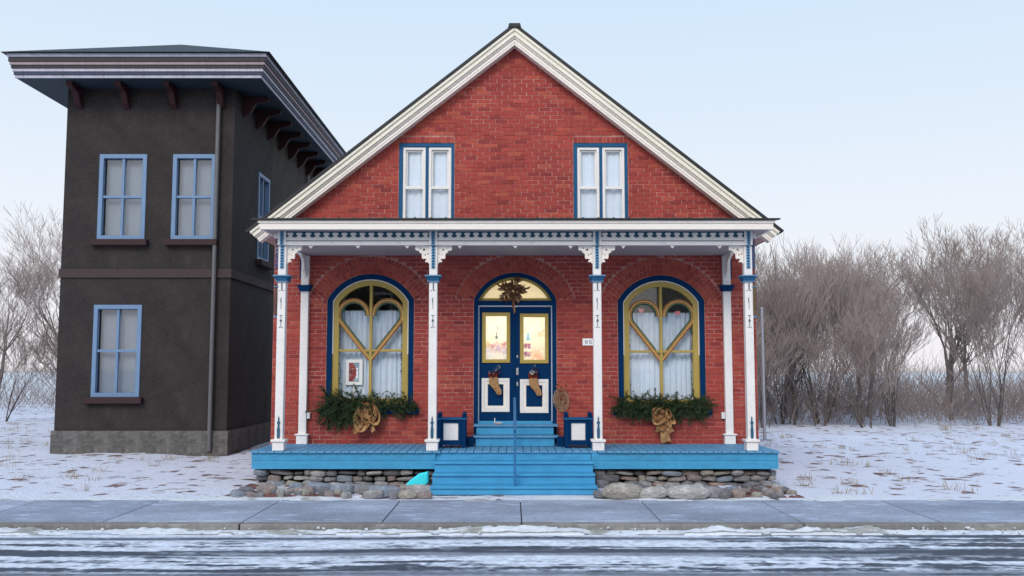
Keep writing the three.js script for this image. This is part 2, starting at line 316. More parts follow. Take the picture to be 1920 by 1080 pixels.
// arched windows with the heart tracery
function curtainGeo(x0, x1, y0, y1, z, folds, amp, gather = 0) {
  const g = new THREE.PlaneGeometry(1, 1, 90, 14), p = g.attributes.position, ph = rnd() * 6;
  for (let i = 0; i < p.count; i++) {
    const u = p.getX(i) + .5, v = p.getY(i) + .5, k = 1 - gather * (1 - v) * .5;
    p.setXYZ(i, x0 + (x1 - x0) * (.5 + (u - .5) * k), y0 + (y1 - y0) * v, z + amp * Math.sin(u * folds * 6.283 + ph + .7 * Math.sin(u * 9 + v)) * (.75 + .25 * Math.sin(u * 13 + ph)) + .008 * Math.sin(v * 4 + u * 7));
  }
  g.computeVertexNormals(); return g;
}
function heartWindow(a, pxc, dy) {
  const w = part('arched_window', poly(archPts(a, .003, a.yb + .004), -.13, -.012, .006, [archPts(a, .092, a.yb - .0 + .012)]), M.navy, house);
  const yb = a.yb + .05;
  part('window_frame', poly(archPts(a, .094, yb - .03), -.14, -.04, .008, [archPts(a, .20, yb + .10)]), M.yellow, w);
  part('frame_stop', poly([...archPts(a, .096, yb + .9), ...archPts(a, .116, yb + .9).reverse()].reverse(), -.038, -.026, .003), M.cream, w);
  const yr = PY(657 + dy, 0), X = (px) => PX(pxc + px, 600, 0), Y = (py) => PY(py + dy, 0);
  part('mullion', box(a.xc - .026, a.xc + .026, yb + .09, a.yt - .19, -.125, -.045, .008), M.yellow, w);
  part('rail', box(a.xc - a.w + .195, a.xc - .027, yr - .022, yr + .022, -.118, -.052, .006), M.yellow, w);
  part('rail', box(a.xc + .027, a.xc + a.w - .195, yr - .022, yr + .022, -.118, -.052, .006), M.yellow, w);
  part('pane', poly(archPts(a, .19, yb + .07), -.100, -.099), M.glass, w);
  for (const s of [-1, 1]) {
    const cx = X(s * 32.5), cy = Y(590), r = .262, path = [];
    for (let i = 0; i <= 26; i++) { const q = (-.06 + (3.60 + .06) * i / 26); path.push([cx - s * r * Math.cos(q), cy + r * Math.sin(q)]); }
    const tip = [a.xc + s * .012, Y(673)], last = path[path.length - 1];
    for (let i = 1; i <= 8; i++) path.push([last[0] + (tip[0] - last[0]) * i / 8, last[1] + (tip[1] - last[1]) * i / 8]);
    const o = s < 0 ? 1 : -1, band = (p, q) => (o > 0 ? [p, q] : [-q, -p]);
    const h = part('heart_moulding', ribbon(path, ...band(-.040, .032), -.095, -.056), M.gold, w);
    part('heart_bead', ribbon(path, ...band(-.032, -.016), -.0555, -.044), M.orange, w);
    part('heart_bead', ribbon(path, ...band(-.012, .004), -.0555, -.046), M.brass, w);
    part('heart_bead', ribbon(path, ...band(.006, .018), -.0555, -.047), M.orange, w);
    part('heart_bead', ribbon(path, ...band(.033, .058), -.092, -.062), M.green, w);
  }
  part('window_sill', box(a.xc - a.w - .10, a.xc + a.w + .10, a.yb - .115, a.yb, -.14, .07, .012), M.navy, w);
  return w;
}
heartWindow(winL, 694, 0); heartWindow(winR, 1241, 2);
// door
{
  const a = door, top = PY(567, 0), sill = PY(790, 0);
  const d = part('front_door', poly(archPts(a, .003, DECK + .002), -.16, -.012, .006, [archPts(a, .072, DECK + .004)]), M.navy, house);
  const xl = a.xc - a.w + .072, xr = a.xc + a.w - .072;
  part('transom_bar', box(xl, xr, top - .05, top + .035, -.15, -.03, .006), M.navy, d);
  part('transom_frame', poly([...archPts(a, .074, top + .036)], -.12, -.05, .006, [archPts(a, .125, top + .07)]), M.yellow, d);
  const lit = new THREE.MeshPhysicalMaterial({ color: lin(.93, .88, .72), roughness: 1, transmission: .55, thickness: 0, side: THREE.DoubleSide });
  part('transom_pane', poly(archPts(a, .12, top + .065), -.092, -.086), lit, d, { label: 'cream obscured transom glass lit from the hall' });
  part('door_stop', poly([[xl, sill], [xl + .024, sill], [xl + .024, top - .075], [xr - .024, top - .075], [xr - .024, sill], [xr, sill], [xr, top - .051], [xl, top - .051]], -.10, -.045, .003), M.stopGrey, d);
  const y1 = top - .078, leaf = (x0, x1, dyp, wnd, pnl, which) => {
    const gx0 = PX(wnd[0], 630, -.07), gx1 = PX(wnd[1], 630, -.07), gy1 = PY(wnd[2], -.07), gy0 = PY(wnd[3], -.07);
    const L = part('door_leaf', poly([[x0, sill + .005], [x1, sill + .005], [x1, y1], [x0, y1]], -.135, -.085, .004, [[[gx0 + .02, gy0 + .02], [gx0 + .02, gy1 - .02], [gx1 - .02, gy1 - .02], [gx1 - .02, gy0 + .02]]]), M.navy, house);
    part('glass_moulding', poly([[gx0, gy0], [gx1, gy0], [gx1, gy1], [gx0, gy1]], -.085, -.055, .006, [[[gx0 + .065, gy0 + .065], [gx0 + .065, gy1 - .065], [gx1 - .065, gy1 - .065], [gx1 - .065, gy0 + .065]]]), M.yellow, L);
    const cv = document.createElement('canvas'); cv.width = 256; cv.height = 448; const c = cv.getContext('2d');
    reseed(500 + which);
    c.fillStyle = '#f4ead0'; c.fillRect(0, 0, 256, 448);
    const blot = (col, x, y, r, n, sp) => { c.fillStyle = col; for (let i = 0; i < n; i++) { c.globalAlpha = .10 + .25 * rnd(); c.beginPath(); c.ellipse(x + (rnd() - .5) * sp, y + (rnd() - .5) * sp * .7, r * (.3 + rnd()), r * (.2 + .6 * rnd()), rnd() * 3, 0, 7); c.fill(); } c.globalAlpha = 1; };
    blot('#dfe9f2', 128, 130, 34, 40, 260); blot('#fff6dc', 120, 200, 40, 30, 240);
    if (which === 0) {
      blot('#b9c6e4', 150, 70, 14, 14, 60); blot('#6f7f9a', 158, 60, 6, 12, 36); c.fillStyle = '#5f6673'; c.globalAlpha = .75; c.fillRect(128, 170, 9, 48); c.fillRect(120, 206, 24, 30); c.fillRect(140, 110, 6, 40); c.globalAlpha = 1;
      blot('#c9808a', 60, 320, 24, 26, 110); blot('#b96a78', 190, 310, 26, 34, 120); blot('#9a5a86', 200, 350, 16, 16, 80); blot('#c9cfe8', 128, 380, 36, 40, 220); blot('#ffffff', 110, 400, 30, 30, 200); blot('#d8b878', 30, 290, 18, 12, 60);
    } else {
      blot('#9fb6c6', 170, 60, 9, 26, 150); blot('#f6c9a0', 190, 170, 26, 22, 110); c.fillStyle = '#7fb9d6'; c.globalAlpha = .9; c.beginPath(); c.moveTo(44, 245); c.lineTo(68, 150); c.lineTo(86, 240); c.fill(); c.globalAlpha = 1;
      blot('#8fc3dd', 74, 230, 12, 14, 40); blot('#8d3d72', 62, 296, 17, 44, 56); blot('#7a2f66', 62, 372, 15, 40, 60); blot('#efe6ea', 66, 332, 8, 16, 50); blot('#a9c8d6', 90, 120, 8, 18, 90);
      blot('#f2b48c', 180, 390, 34, 44, 200); blot('#fbe3cf', 170, 300, 34, 24, 120); blot('#6d7a46', 20, 290, 14, 14, 30);
    }
    const t = new THREE.CanvasTexture(cv); t.colorSpace = THREE.SRGBColorSpace;
    const pm = new THREE.MeshPhysicalMaterial({ map: t, roughness: 1, transmission: .5, thickness: 0, side: THREE.DoubleSide });
    const g = new THREE.PlaneGeometry(gx1 - gx0 - .05, gy1 - gy0 - .05); g.translate((gx0 + gx1) / 2, (gy0 + gy1) / 2, -.095);
    part('door_pane', g, pm, L, { keepUv: true, label: 'painted winter scene on obscured glass' });
    const p0 = PX(pnl[0], 740, -.07), p1 = PX(pnl[1], 740, -.07), q1 = PY(pnl[2], -.07), q0 = PY(pnl[3], -.07), t0 = .055, t1 = .112;
    const fr = (o, i, z0, z1) => poly([[p0 + o, q0 + o], [p1 - o, q0 + o], [p1 - o, q1 - o], [p0 + o, q1 - o]], z0, z1, .006, [[[p0 + i, q0 + i], [p0 + i, q1 - i], [p1 - i, q1 - i], [p1 - i, q0 + i]]]);
    part('panel_moulding', fr(0, t0, -.085, -.058), M.white, L); part('panel_moulding', fr(t0, t1, -.085, -.068), M.cream, L);
    return L;
  };
  const m = PX(965, 640, -.09);
  leaf(xl + .026, m - .004, 0, [904, 956.5, 586, 680.5], [903, 955.5, 709, 772.5], 0);
  const R = leaf(m + .004, xr - .026, 0, [975, 1028.5, 588, 681.5], [975, 1028.5, 711, 774.5], 1);
  const lx = PX(970, 700, -.08);
  part('lock_plate', box(lx - .022, lx + .022, PY(703, -.08), PY(690, -.08), -.084, -.068), M.steel, R);
  part('door_handle', [box(lx - .015, lx + .015, PY(724, -.08), PY(716, -.08), -.084, -.066)], M.steel, R);
  part('bell_push', box(lx - .014, lx + .014, PY(671, -.08), PY(666, -.08), -.084, -.07), M.steel, R);
  part('astragal', box(m - .022, m + .012, sill + .01, y1 - .002, -.084, -.066, .004), M.navy, house);
  part('door_sill', box(a.xc - a.w + .004, a.xc + a.w - .004, DECK + .002, sill + .004, -.16, -.02), M.deck, house);
}
// ------------------------------------------------------------------ the porch
const POSTX = [-3.86, -1.353, 1.363, 3.87];
const porch = thing('front_porch', 'porch with white posts, fretwork frieze and blue plank deck fronting brick house', 'porch', [0, 0, 0]);
{
  const zc = 1.40, hw = .068;
  // deck boards run out from the wall
  reseed(21);
  const X0 = -4.3, X1 = 4.3, n = 64, bw = (X1 - X0) / n;
  for (let i = 0; i < n; i++) { const x = X0 + i * bw, mid = x > -1.30 && x < 1.24; part('deck_board', box(x + .005, x + bw - .005, DECK - .035, DECK - rr(0, .003), .004, (mid ? 1.50 : 1.54) + rr(-.003, .003), .004), M.deckZ, porch); }
  for (const [a, b, z] of [[X0 + .02, -1.29, 1.50], [1.25, X1 - .02, 1.50]]) {
    part('fascia_board', box(a, b, PY(863, z), DECK - .038, z - .04, z, .003), M.deck, porch);
    part('fascia_board', box(a, b, PY(879.5, z), PY(863, z) - .004, z - .04, z - .003, .003), M.deck, porch);
  }
    reseed(23);
  { const nails = []; for (let i = 0; i < n; i++) for (const z of [1.42, .75]) nails.push(new THREE.CylinderGeometry(.007, .007, .003, 6).translate(X0 + (i + .3) * bw, DECK + .0005, z), new THREE.CylinderGeometry(.007, .007, .003, 6).translate(X0 + (i + .7) * bw, DECK + .0005, z)); part('nail_heads', nails, M.greyLine, porch, { kind: 'stuff' }); }
  part('deck_frame', plain(X0 + .02, X1 - .02, DECK - .14, DECK - .036, .02, 1.45), M.lumber, porch);
  // beam, frieze, ceiling
  const yB0 = CEIL, yB1 = PY(452.2, Z_F), yS0 = PY(450.8, Z_F), yS1 = PY(446.2, Z_F), yT = PY(433, Z_F - .02), xa = POSTX[0] - .03, xb = POSTX[3] + .03;
  part('beam', box(xa, xb, yB0, yB1, Z_F - .11, Z_F, .005), M.white, porch);
  part('frieze_backing', plain(xa, xb, yB1 + .001, yT + .05, Z_F - .10, Z_F - .03), M.teal, porch);
  part('frieze_rail', box(xa, xb, yS0, yS1, Z_F - .029, Z_F - .004, .004), M.white, porch);
  const toothY0 = yS1 + .001, toothH = PY(435.5, Z_F) - toothY0;
  for (let bay = 0; bay < 3; bay++) {
    const x0 = POSTX[bay] + .055, x1 = POSTX[bay + 1] - .055, cnt = bay === 1 ? 18 : 16, p = (x1 - x0) / cnt;
    const s = [[-.5, 0], [.5, 0], [.5, .10], [.40, .13], [.24, .22], [.17, .36], [.20, .48], [.33, .58], [.33, .86], [.24, .95], [-.24, .95], [-.33, .86], [-.33, .58], [-.20, .48], [-.17, .36], [-.24, .22], [-.40, .13], [-.5, .10]].map(([u, v]) => [u * p * .985, v * toothH]);
    const g = planar(poly(s, Z_F - .0295, Z_F - .008, .003));
    for (let i = 0; i < cnt; i++) { const m = new THREE.Mesh(g, M.white); m.name = 'frieze_tooth'; m.position.set(x0 + (i + .5) * p, toothY0, 0); m.castShadow = m.receiveShadow = true; porch.add(m); }
    // little turned drops under the beam
    const dy = (q) => CEIL - .001 - q, drop = (x) => part('pendant_drop', poly([[x - .042, dy(0)], [x - .035, dy(.02)], [x - .016, dy(.03)], [x, dy(.056)], [x + .016, dy(.03)], [x + .035, dy(.02)], [x + .042, dy(0)]], Z_F - .07, Z_F - .03, .004), M.white, porch);
    drop((POSTX[bay] + POSTX[bay + 1]) / 2);
    if (bay !== 0) drop(POSTX[bay] + hw + .37);
    if (bay !== 2) drop(POSTX[bay + 1] - hw - .37);
    if (bay === 0) drop(POSTX[0] + hw + .40); if (bay === 2) drop(POSTX[3] - hw - .40);
  }
  for (const s of [-1, 1]) { const x = s < 0 ? xa : xb; part('side_beam', box(Math.min(x, x - s * .11), Math.max(x, x - s * .11), yB0, yT + .04, .06, Z_F - .112, .005), M.white, porch); }
  part('ceiling', plain(xa + .112, xb - .112, CEIL + .01, CEIL + .04, .004, Z_F - .115), M.soffit, porch);
  // cornice and roof
  const zc1 = 1.80, yc0 = PY(430, zc1), yc1 = PY(413.2, zc1), cx0 = PX(487, 422, zc1), cx1 = PX(1450, 422, zc1);
  part('cornice', box(cx0, cx1, yc0, yc1, zc1 - .06, zc1, .004), M.cream, porch);
  part('cornice_moulding', box(cx0 - .03, cx1 + .03, yc1 - .045, yc1 - .001, zc1 + .0015, zc1 + .022, .008), M.cream, porch);
  for (const s of [-1, 1]) { const x = s < 0 ? cx0 : cx1; part('side_cornice', box(Math.min(x, x - s * .05), Math.max(x, x - s * .05), yc0, yc1 - .002, .04, zc1 - .062, .004), M.cream, porch); }
  part('cornice_soffit', plain(cx0 + .052, cx1 - .052, yc0 + .012, yc0 + .03, .04, zc1 - .064), M.soffit, porch);
  const rg = poly([[-(zc1 + .06), yc1 + .002], [-.002, yc1 + .20], [-.002, yc1 + .235], [-(zc1 + .06), yc1 + .030]], 0, PX(1461.5, 410, zc1) - PX(473, 410, zc1), .004);
  rg.rotateY(Math.PI / 2); rg.translate(PX(473, 410, zc1), 0, 0); 
  part('porch_roof', rg, M.black, porch);
  // posts
  const bracket = (x, s, z0, z1) => {
    const k = 1 / F * 15.55, q = (u, v) => [x + s * u * k, CEIL - v * k];
    const pts = [[0, .1], [27, .1], [27, 7.5], [24, 9.5], [20.5, 9], [19.5, 12.5], [16.7, 14], [14.6, 16], [14.6, 23], [12.5, 25.5], [8.5, 24.5], [5, 26.5], [8.3, 28.5], [8, 31.5], [4.2, 31], [1.9, 33], [0, 36]].map((p) => q(...p));
    if (s < 0) pts.reverse();
    const hole = (u, v, r) => { const h = []; for (let i = 0; i < 10; i++) { const t = i * .628; h.push(q(u + r * Math.cos(t), v + r * .8 * Math.sin(t))); } return h; };
    return poly(pts, z0, z1, .003, [hole(10.5, 7.5, 2.6), hole(18, 4.6, 1.6), hole(3.2, 15.5, 1.5), hole(8, 17.5, 1.5)]);
  };
  const strip = (x, y0, y1, z0, z1, w) => {                       // pierced strip applied to the post
    const c = [], n = 8, h = (y1 - y0) / n; for (let i = 0; i < n; i++) { const y = y0 + h * (i + .5); c.push([[x - w * .25, y - h * .28], [x - w * .25, y + h * .28], [x + w * .25, y + h * .28], [x + w * .25, y - h * .28]]); }
    const out = []; for (let i = 0; i <= n; i++) { const y = y0 + h * i; out.push([x + w / 2, y]); if (i < n) out.push([x + w / 2, y + h * .7], [x + w * .36, y + h * .85]); }
    const lf = out.map(([a, b]) => [2 * x - a, b]).reverse(); return poly([...out, ...lf], z0, z1, .002, c);
  };
  POSTX.forEach((x, k) => {
    const z0 = zc - hw, z1 = zc + hw, base1 = PY(825.5, 1.5), cap0 = PY(527, 1.5), cap1 = PY(516, 1.5);
    const p = part('post', box(x - hw, x + hw, base1, CEIL - .001, z0, z1, .012), M.white, porch);
    part('post_base', box(x - .094, x + .094, DECK + .002, base1 - .03, zc - .094, zc + .094, .006), M.white, p);
    part('base_moulding', box(x - .118, x + .118, base1 - .029, base1 + .012, zc - .118, zc + .118, .008), M.white, p);
    part('capital', box(x - .136, x + .136, cap1 - .022, cap1 + .004, zc - .136, zc + .136, .006), M.midBlue, p);
    part('capital', poly([[x - .09, cap0 + .01], [x + .09, cap0 + .01], [x + .125, cap1 - .023], [x - .125, cap1 - .023]], zc - .11, zc + .11, .01), M.blue, p);
    part('capital', box(x - .10, x + .10, cap0 - .012, cap0 + .009, zc - .10, zc + .10, .006), M.midBlue, p);
    // pierced strip in front of post head and frieze, on a white pilaster block
    part('post_head', box(x - hw, x + hw, CEIL + .001, PY(434, Z_F), Z_F + .0015, Z_F + .02, .004), M.white, p);
    part('strip_ground', plain(x - .026, x + .026, PY(503, 1.5), CEIL - .002, z1 + .001, z1 + .004), M.navy, p);
    part('pierced_strip', strip(x, PY(503, 1.5), CEIL - .003, z1 + .0045, z1 + .017, .062), M.paleBlue, p);
    part('pierced_strip', strip(x, CEIL + .002, PY(434.5, Z_F), Z_F + .0245, Z_F + .036, .062), M.paleBlue, p);
    part('strip_ground', plain(x - .026, x + .026, CEIL + .003, PY(435, Z_F), Z_F + .021, Z_F + .0238), M.navy, p);
    // worn painted lines let into the shaft
    const ln = (u, v, w, h) => plain(x + u - w / 2, x + u + w / 2, PY(v + h, 1.5), PY(v, 1.5), z1 + .0005, z1 + .004);
    part('painted_line', [ln(.004, 530, .022, 13), ln(.02, 543.5, .034, 1.4), ln(-.03, 544, .03, 1.2)], M.greyLine, p);
    part('painted_line', [ln(-.006, 558, .016, 9), ln(-.002, 567, .009, 12)], M.greyLine, p);
    part('painted_line', [ln(0, 592, .010, 22), ln(-.012, 599, .012, 4), ln(.012, 599, .012, 4), ln(0, 590.5, .05, 1.4), ln(.024, 613, .022, 1.3), ln(-.024, 613, .022, 1.3)], M.greyLine, p);
    const sy = (v) => PY(v, 1.5), sp = [[-.022, 822], [.022, 822], [.024, 806], [.012, 797], [.026, 793], [.026, 791], [.010, 790], [.012, 785], [0, 780], [-.012, 785], [-.010, 790], [-.026, 791], [-.026, 793], [-.012, 797], [-.024, 806]].map(([u, v]) => [x + u, sy(v)]);
    part('spear_ornament', poly(sp, z1 + .0005, z1 + .014, .002), M.teal, p);
    if (k !== 0) part('bracket', bracket(x - hw, -1, zc - .02, zc + .02), M.cream, p);
    if (k !== 3) part('bracket', bracket(x + hw, 1, zc - .02, zc + .02), M.cream, p);
    if (k === 0 || k === 3) {
      const s = k ? 1 : -1; 
      const g = strip(0, PY(503, 1.5), PY(447, 1.5), 0, .014, .07); g.rotateY(s * Math.PI / 2); g.translate(x + s * (hw + .002), 0, zc); part('pierced_strip', g, M.paleBlue, p);
      const g2 = strip(0, PY(503, 1.5), PY(447, 1.5), 0, .02, .05); g2.translate(x + s * (hw + .028), 0, zc + .03); part('pierced_strip', g2, M.blue, p);
      part('corner_drop', box(x + s * (hw + .04) - .035, x + s * (hw + .04) + .035, PY(446, 1.5), PY(437, 1.5), zc - .03, zc + .06, .012), M.white, p);
      // a bracket back towards the wall
      const g3 = bracket(0, 1, -.018, .018); g3.rotateY(Math.PI / 2); g3.translate(x, 0, zc - hw); part('bracket', g3, M.cream, p);
    }
  });
  // half posts on the wall
  for (const s of [-1, 1]) {
    const x = s < 0 ? PX(570.5, 640, .05) : PX(1364, 640, .05), zf = .10;
    const b1 = PY(814, .1), c0 = PY(546, .1), c1 = PY(535, .1);
    const p = part('wall_pilaster', box(x - .068, x + .068, b1, CEIL, .004, zf, .006), M.white, porch);
    part('pilaster_base', box(x - .095, x + .095, DECK + .002, b1 - .022, .004, zf + .03, .005), M.white, p);
    part('base_moulding', box(x - .12, x + .12, b1 - .021, b1 + .006, .004, zf + .05, .006), M.white, p);
    part('pilaster_capital', poly([[x - .08, c0], [x + .08, c0], [x + .125, c1 - .02], [x + .125, c1 + .005], [x - .125, c1 + .005], [x - .125, c1 - .02]], .004, zf + .05, .006), M.navy, p);
    const br = poly([[.0, CEIL - .002], [.42, CEIL - .002], [.40, CEIL - .05], [.24, CEIL - .09], [.17, CEIL - .16], [.15, CEIL - .26], [.06, CEIL - .33], [.0, CEIL - .42]], -.025, .025, .004);
    br.rotateY(-Math.PI / 2); br.translate(x, 0, zf + .001); part('pilaster_bracket', br, M.cream, p);
    part('bracket_shading', box(x + s * .086 - .016, x + s * .086 + .016, PY(522, .1), PY(480, .1), .004, .05, .004), M.navy, p);  // navy strip that paints the shading beside the bracket
  }
}
// ------------------------------------------------------------------ steps
{
  const g = thing('front_steps', 'wide blue painted wooden steps from sidewalk up to porch deck', 'steps', [0, 0, 1.5]);
  const tops = [DECK - .153, DECK - .315, DECK - .473], x0 = [-1.285, -1.285, -1.295, -1.305];
  reseed(33);
  const heights = [DECK - .037, ...tops];
  for (let k = 0; k < 4; k++) {
    const zf = 1.50 + k * .28 - .03, yt = heights[k] - (k ? .034 : 0), yb = k < 3 ? heights[k + 1] + .001 : 0, a = x0[k], b = -x0[k] - .04;
    part('riser', box(a, b, yb, yt, zf - .025, zf, .003), M.deck, g);
    if (k < 3) { const zz = zf + .001; part('tread', box(a - .012, b + .012, heights[k + 1] - .033, heights[k + 1], zz, zz + .15, .006), M.deck, g); part('tread', box(a - .012, b + .012, heights[k + 1] - .033, heights[k + 1] - .001, zz + .156, zz + .31, .006), M.deck, g); }
    if (k < 3) for (const s of [-1, 1]) { const x = s < 0 ? a + .001 : b - .041; part('stringer', plain(x, x + .04, .002, heights[k + 1] - .034, zf + .003, zf + .252), M.deck, g); }
  }
  const d = thing('door_steps', 'two narrow blue painted steps standing on the deck below the navy doors', 'steps', [0, DECK, .2]);
  const xa = PX(893, 800, .3), xb = PX(1038, 800, .3), ta = PX(888, 797, .3), tb = PX(1046, 797, .3), s1 = PY(796.5, .34), s2 = PY(817.5, .62);
  part('riser', box(xa, xb, s2 + .002, s1 - .036, .27, .295), M.deck, d);
  part('tread', box(ta, tb, s1 - .034, s1, .002, .33, .006), M.deckZ, d);
  part('riser', box(xa, xb, DECK + .002, s2 - .036, .55, .575), M.deck, d);
  part('tread', box(ta, tb, s2 - .034, s2, .297, .61, .006), M.deckZ, d);
  for (const s of [-1, 1]) { const x = s < 0 ? xa + .002 : xb - .032; part('stringer', plain(x, x + .03, DECK + .002, s1 - .036, .004, .268), M.navy, d); part('stringer', plain(x, x + .03, DECK + .002, s2 - .036, .297, .548), M.navy, d); }
  // handrail seen end on
  const hx = PX(965.5, 850, 2.2), h = thing('handrail', 'slim blue metal handrail down the middle of the front steps', 'handrail', [hx, tops[2], 2.2]);
  const m = std(lin(.022, .15, .34), .4, { map: T.paint }), yU = PY(748, .8), yL = tops[2] + .86;
  part('rail_post', box(hx - .02, hx + .02, tops[2] + .001, yL, 2.20, 2.24, .006), m, h);
  part('rail_post', box(hx - .02, hx + .02, DECK + .001, yU - .03, .80, .84, .006), m, h);
  const L = Math.hypot(1.52, yU - yL), bar = new RoundedBoxGeometry(.048, .045, L, 1, .008); bar.rotateX(Math.atan2(yU - yL, 1.46)); bar.translate(hx, (yU + yL) / 2, 1.52);
  part('top_rail', bar, m, h);
}
// ------------------------------------------------------------------ ground, sidewalk, kerb, road
const SW0 = 2.87, SW1 = 4.86, ROADY = -.085;
{
  const snowTex = tex(640, 640, (u, v) => { const n = .93 + .08 * (fbm(u, v, 9, 9, 5, 41) - .5) + .05 * (fbm(u, v, 90, 90, 2, 42) - .5), g = sm(.60, .72, fbm(u, v, 14, 14, 5, 43)) * .30; return [n - g * .8, n - g * .86, n - g]; }, 7, 7);
  const snowM = std(lin(.74, .76, .80), .9, { map: snowTex, bumpMap: T.stoneBump, bumpScale: .02 });
  const g = new THREE.PlaneGeometry(1600, 1600); g.rotateX(-Math.PI / 2); g.translate(0, -.12, 0); structure('ground', g, snowM);
  // yard between neighbouring house, porch and sidewalk: snow, leaf litter and frozen reddish soil
  const bedTex = tex(768, 768, (u, v) => { const a = fbm(u, v, 10, 10, 5, 44), k = sm(.20, .40, fbm(u, v, 16, 16, 7, 45)), f = .8 + .5 * (fbm(u, v, 110, 110, 2, 46) - .5); return [f * (.40 + .10 * a) * (1 - k) + .82 * k, f * (.25 + .10 * a) * (1 - k) + .83 * k, f * (.22 + .1 * a) * (1 - k) + .88 * k]; }, 4.1, 4.1);
  const bedM = std(0xffffff, .95, { map: bedTex, bumpMap: T.stoneBump, bumpScale: .03 });
  const yard = new THREE.PlaneGeometry(60, SW0 + 40, 360, 200); yard.rotateX(-Math.PI / 2); yard.translate(0, 0, (SW0 - 40) / 2);
  { const p = yard.attributes.position; for (let i = 0; i < p.count; i++) { const x = p.getX(i), z = p.getZ(i); p.setY(i, -.012 + sm(2.9, 2.2, z) * (.05 * (fbm((x + 30) / 60, (z + 40) / 60, 90, 90, 3, 47) - .4) + (Math.abs(x) > 4.6 || z > 1.7 ? .16 * sm(1.5, -2, z) * (fbm((x + 30) / 60, (z + 40) / 60, 26, 26, 4, 48) - .35) : 0))); } yard.computeVertexNormals(); }
  structure('yard_soil', yard, bedM);
  { // dead grass poking through the snow
    reseed(61); const bl = [];
    for (let i = 0; i < 900; i++) { const cx = rr(-22, 24), cz = rr(-16, 2.4); if (Math.abs(cx) < 4.6 && cz < 1.7 || (cx < -6.3 && cx > -10.6 && cz < -4.3) || fbm((cx + 30) / 60, (cz + 40) / 60, 34, 34, 3, 49) < .5) continue; for (let k = 0; k < 16; k++) { const l = rr(.04, .17), g = new THREE.PlaneGeometry(.007, l); g.translate(0, l / 2, 0); g.rotateX(rr(-.7, .7)); g.rotateY(rr(0, 3.1)); g.rotateZ(rr(-.5, .5)); g.translate(cx + rr(-.14, .14), -.01, cz + rr(-.14, .14)); bl.push(g); } }
    const g = structure('dead_grass', mergeGeometries(bl), std(lin(.30, .22, .11), .95)); g.userData = { kind: 'stuff', label: 'straw coloured dead grass poking through the snow', category: 'grass' };
  }
  // frozen reddish soil and leaf litter between the foundation stones and the sidewalk
  const litter = tex(768, 768, (u, v) => { const a = fbm(u, v, 26, 26, 5, 52), f = .75 + .7 * (fbm(u, v, 130, 130, 2, 53) - .5), k = sm(.53, .60, fbm(u, v, 12, 12, 6, 54)); return [(f * (.44 + .22 * a)) * (1 - k) + .80 * k, (f * (.25 + .16 * a)) * (1 - k) + .80 * k, (f * (.22 + .14 * a)) * (1 - k) + .84 * k]; }, 2.1, 2.1);
  const litterM = std(0xffffff, .95, { map: litter, bumpMap: T.stoneBump, bumpScale: .02 });
  for (const s of [-1, 1]) { const g = new THREE.PlaneGeometry(3.3, 1.5, 110, 40); g.rotateX(-Math.PI / 2); g.translate(s * 2.95, 0, 1.98); const p = g.attributes.position; for (let i = 0; i < p.count; i++) { const x = p.getX(i), z = p.getZ(i), e = sm(0, .25, 1.65 - Math.abs(x - s * 2.95) + .25 * (fbm((x + 30) / 60, (z + 40) / 60, 90, 90, 3, 55) - .5)) * sm(2.74, 2.5, z); p.setY(i, -.06 + e * (.058 + .03 * fbm((x + 30) / 60, (z + 40) / 60, 260, 260, 4, 56) + .03 * sm(2.2, 1.5, z))); } g.computeVertexNormals(); structure(s < 0 ? 'soil_bed' : 'soil_bed_001', g, litterM); }
  // sidewalk slabs
  const cM = [[.40, .445, .56], [.38, .425, .54], [.42, .46, .575]].map((c) => std(lin(...c), .9, { map: T.concrete, bumpMap: T.grit, bumpScale: .002 }));
  const base = new THREE.BoxGeometry(60, .1, SW1 - SW0); base.translate(0, -.068, (SW0 + SW1) / 2); const sw = structure('sidewalk', base, std(lin(.09, .09, .09), .95, { map: T.stone }));
  reseed(51);
  for (let i = -17; i < 17; i++) { const x = .075 + i * 1.765; const m = new THREE.Mesh(planar(box(x + .008, x + 1.757, -.06, 0, SW0, SW1 - .005, .006)), cM[Math.floor(rnd() * 3)]); m.name = 'slab'; m.position.y = rr(-.004, 0); m.castShadow = m.receiveShadow = true; sw.add(m); }
  // kerb pieces
  const kM = std(lin(.30, .285, .27), .9, { map: T.concrete, bumpMap: T.stoneBump, bumpScale: .006 });
  const kerb = new THREE.Group(); kerb.name = 'kerb'; kerb.userData.kind = 'structure'; scene.add(kerb);
  for (let i = -10; i < 10; i++) { const x = .075 + i * 3.53; const m = new THREE.Mesh(planar(box(x + .006, x + 3.524, -.2, -.004, SW1, SW1 + .16, .022)), kM); m.name = 'kerbstone'; m.castShadow = m.receiveShadow = true; kerb.add(m); }
  // road: packed snow in streaks over dark asphalt
  const rt = (u, v) => {
    const d = v * 9 + .25 * (fbm(u, v, 5, 7, 4, 74) - .5), w = .035 * (fbm(u, v, 6, 6, 3, 60) - .5), vv = (v + w + 1) % 1;
    const st = .75 * fbm(u, vv, 3, 46, 4, 61) + .25 * fbm(u, vv, 14, 90, 4, 62) + .30 * (fbm(u, v, 70, 60, 4, 63) - .5) + .16 * (fbm(u, v, 300, 200, 2, 73) - .5);
    let cov = sm(.36, .52, st);
    for (const [c, wd, a] of [[.62, .10, .8], [1.42, .14, 1.0], [1.62, .06, .5], [2.5, .16, .7], [3.3, .2, .9], [4.4, .25, .6]]) cov *= 1 - a * Math.exp(-Math.pow((d - c) / wd, 2)) * sm(.30, .55, fbm(u, vv, 4, 30, 4, 64 + c));
    cov = Math.max(cov, .95 * sm(.5, .12, d) * sm(.2, .45, fbm(u, v, 40, 60, 4, 66)));
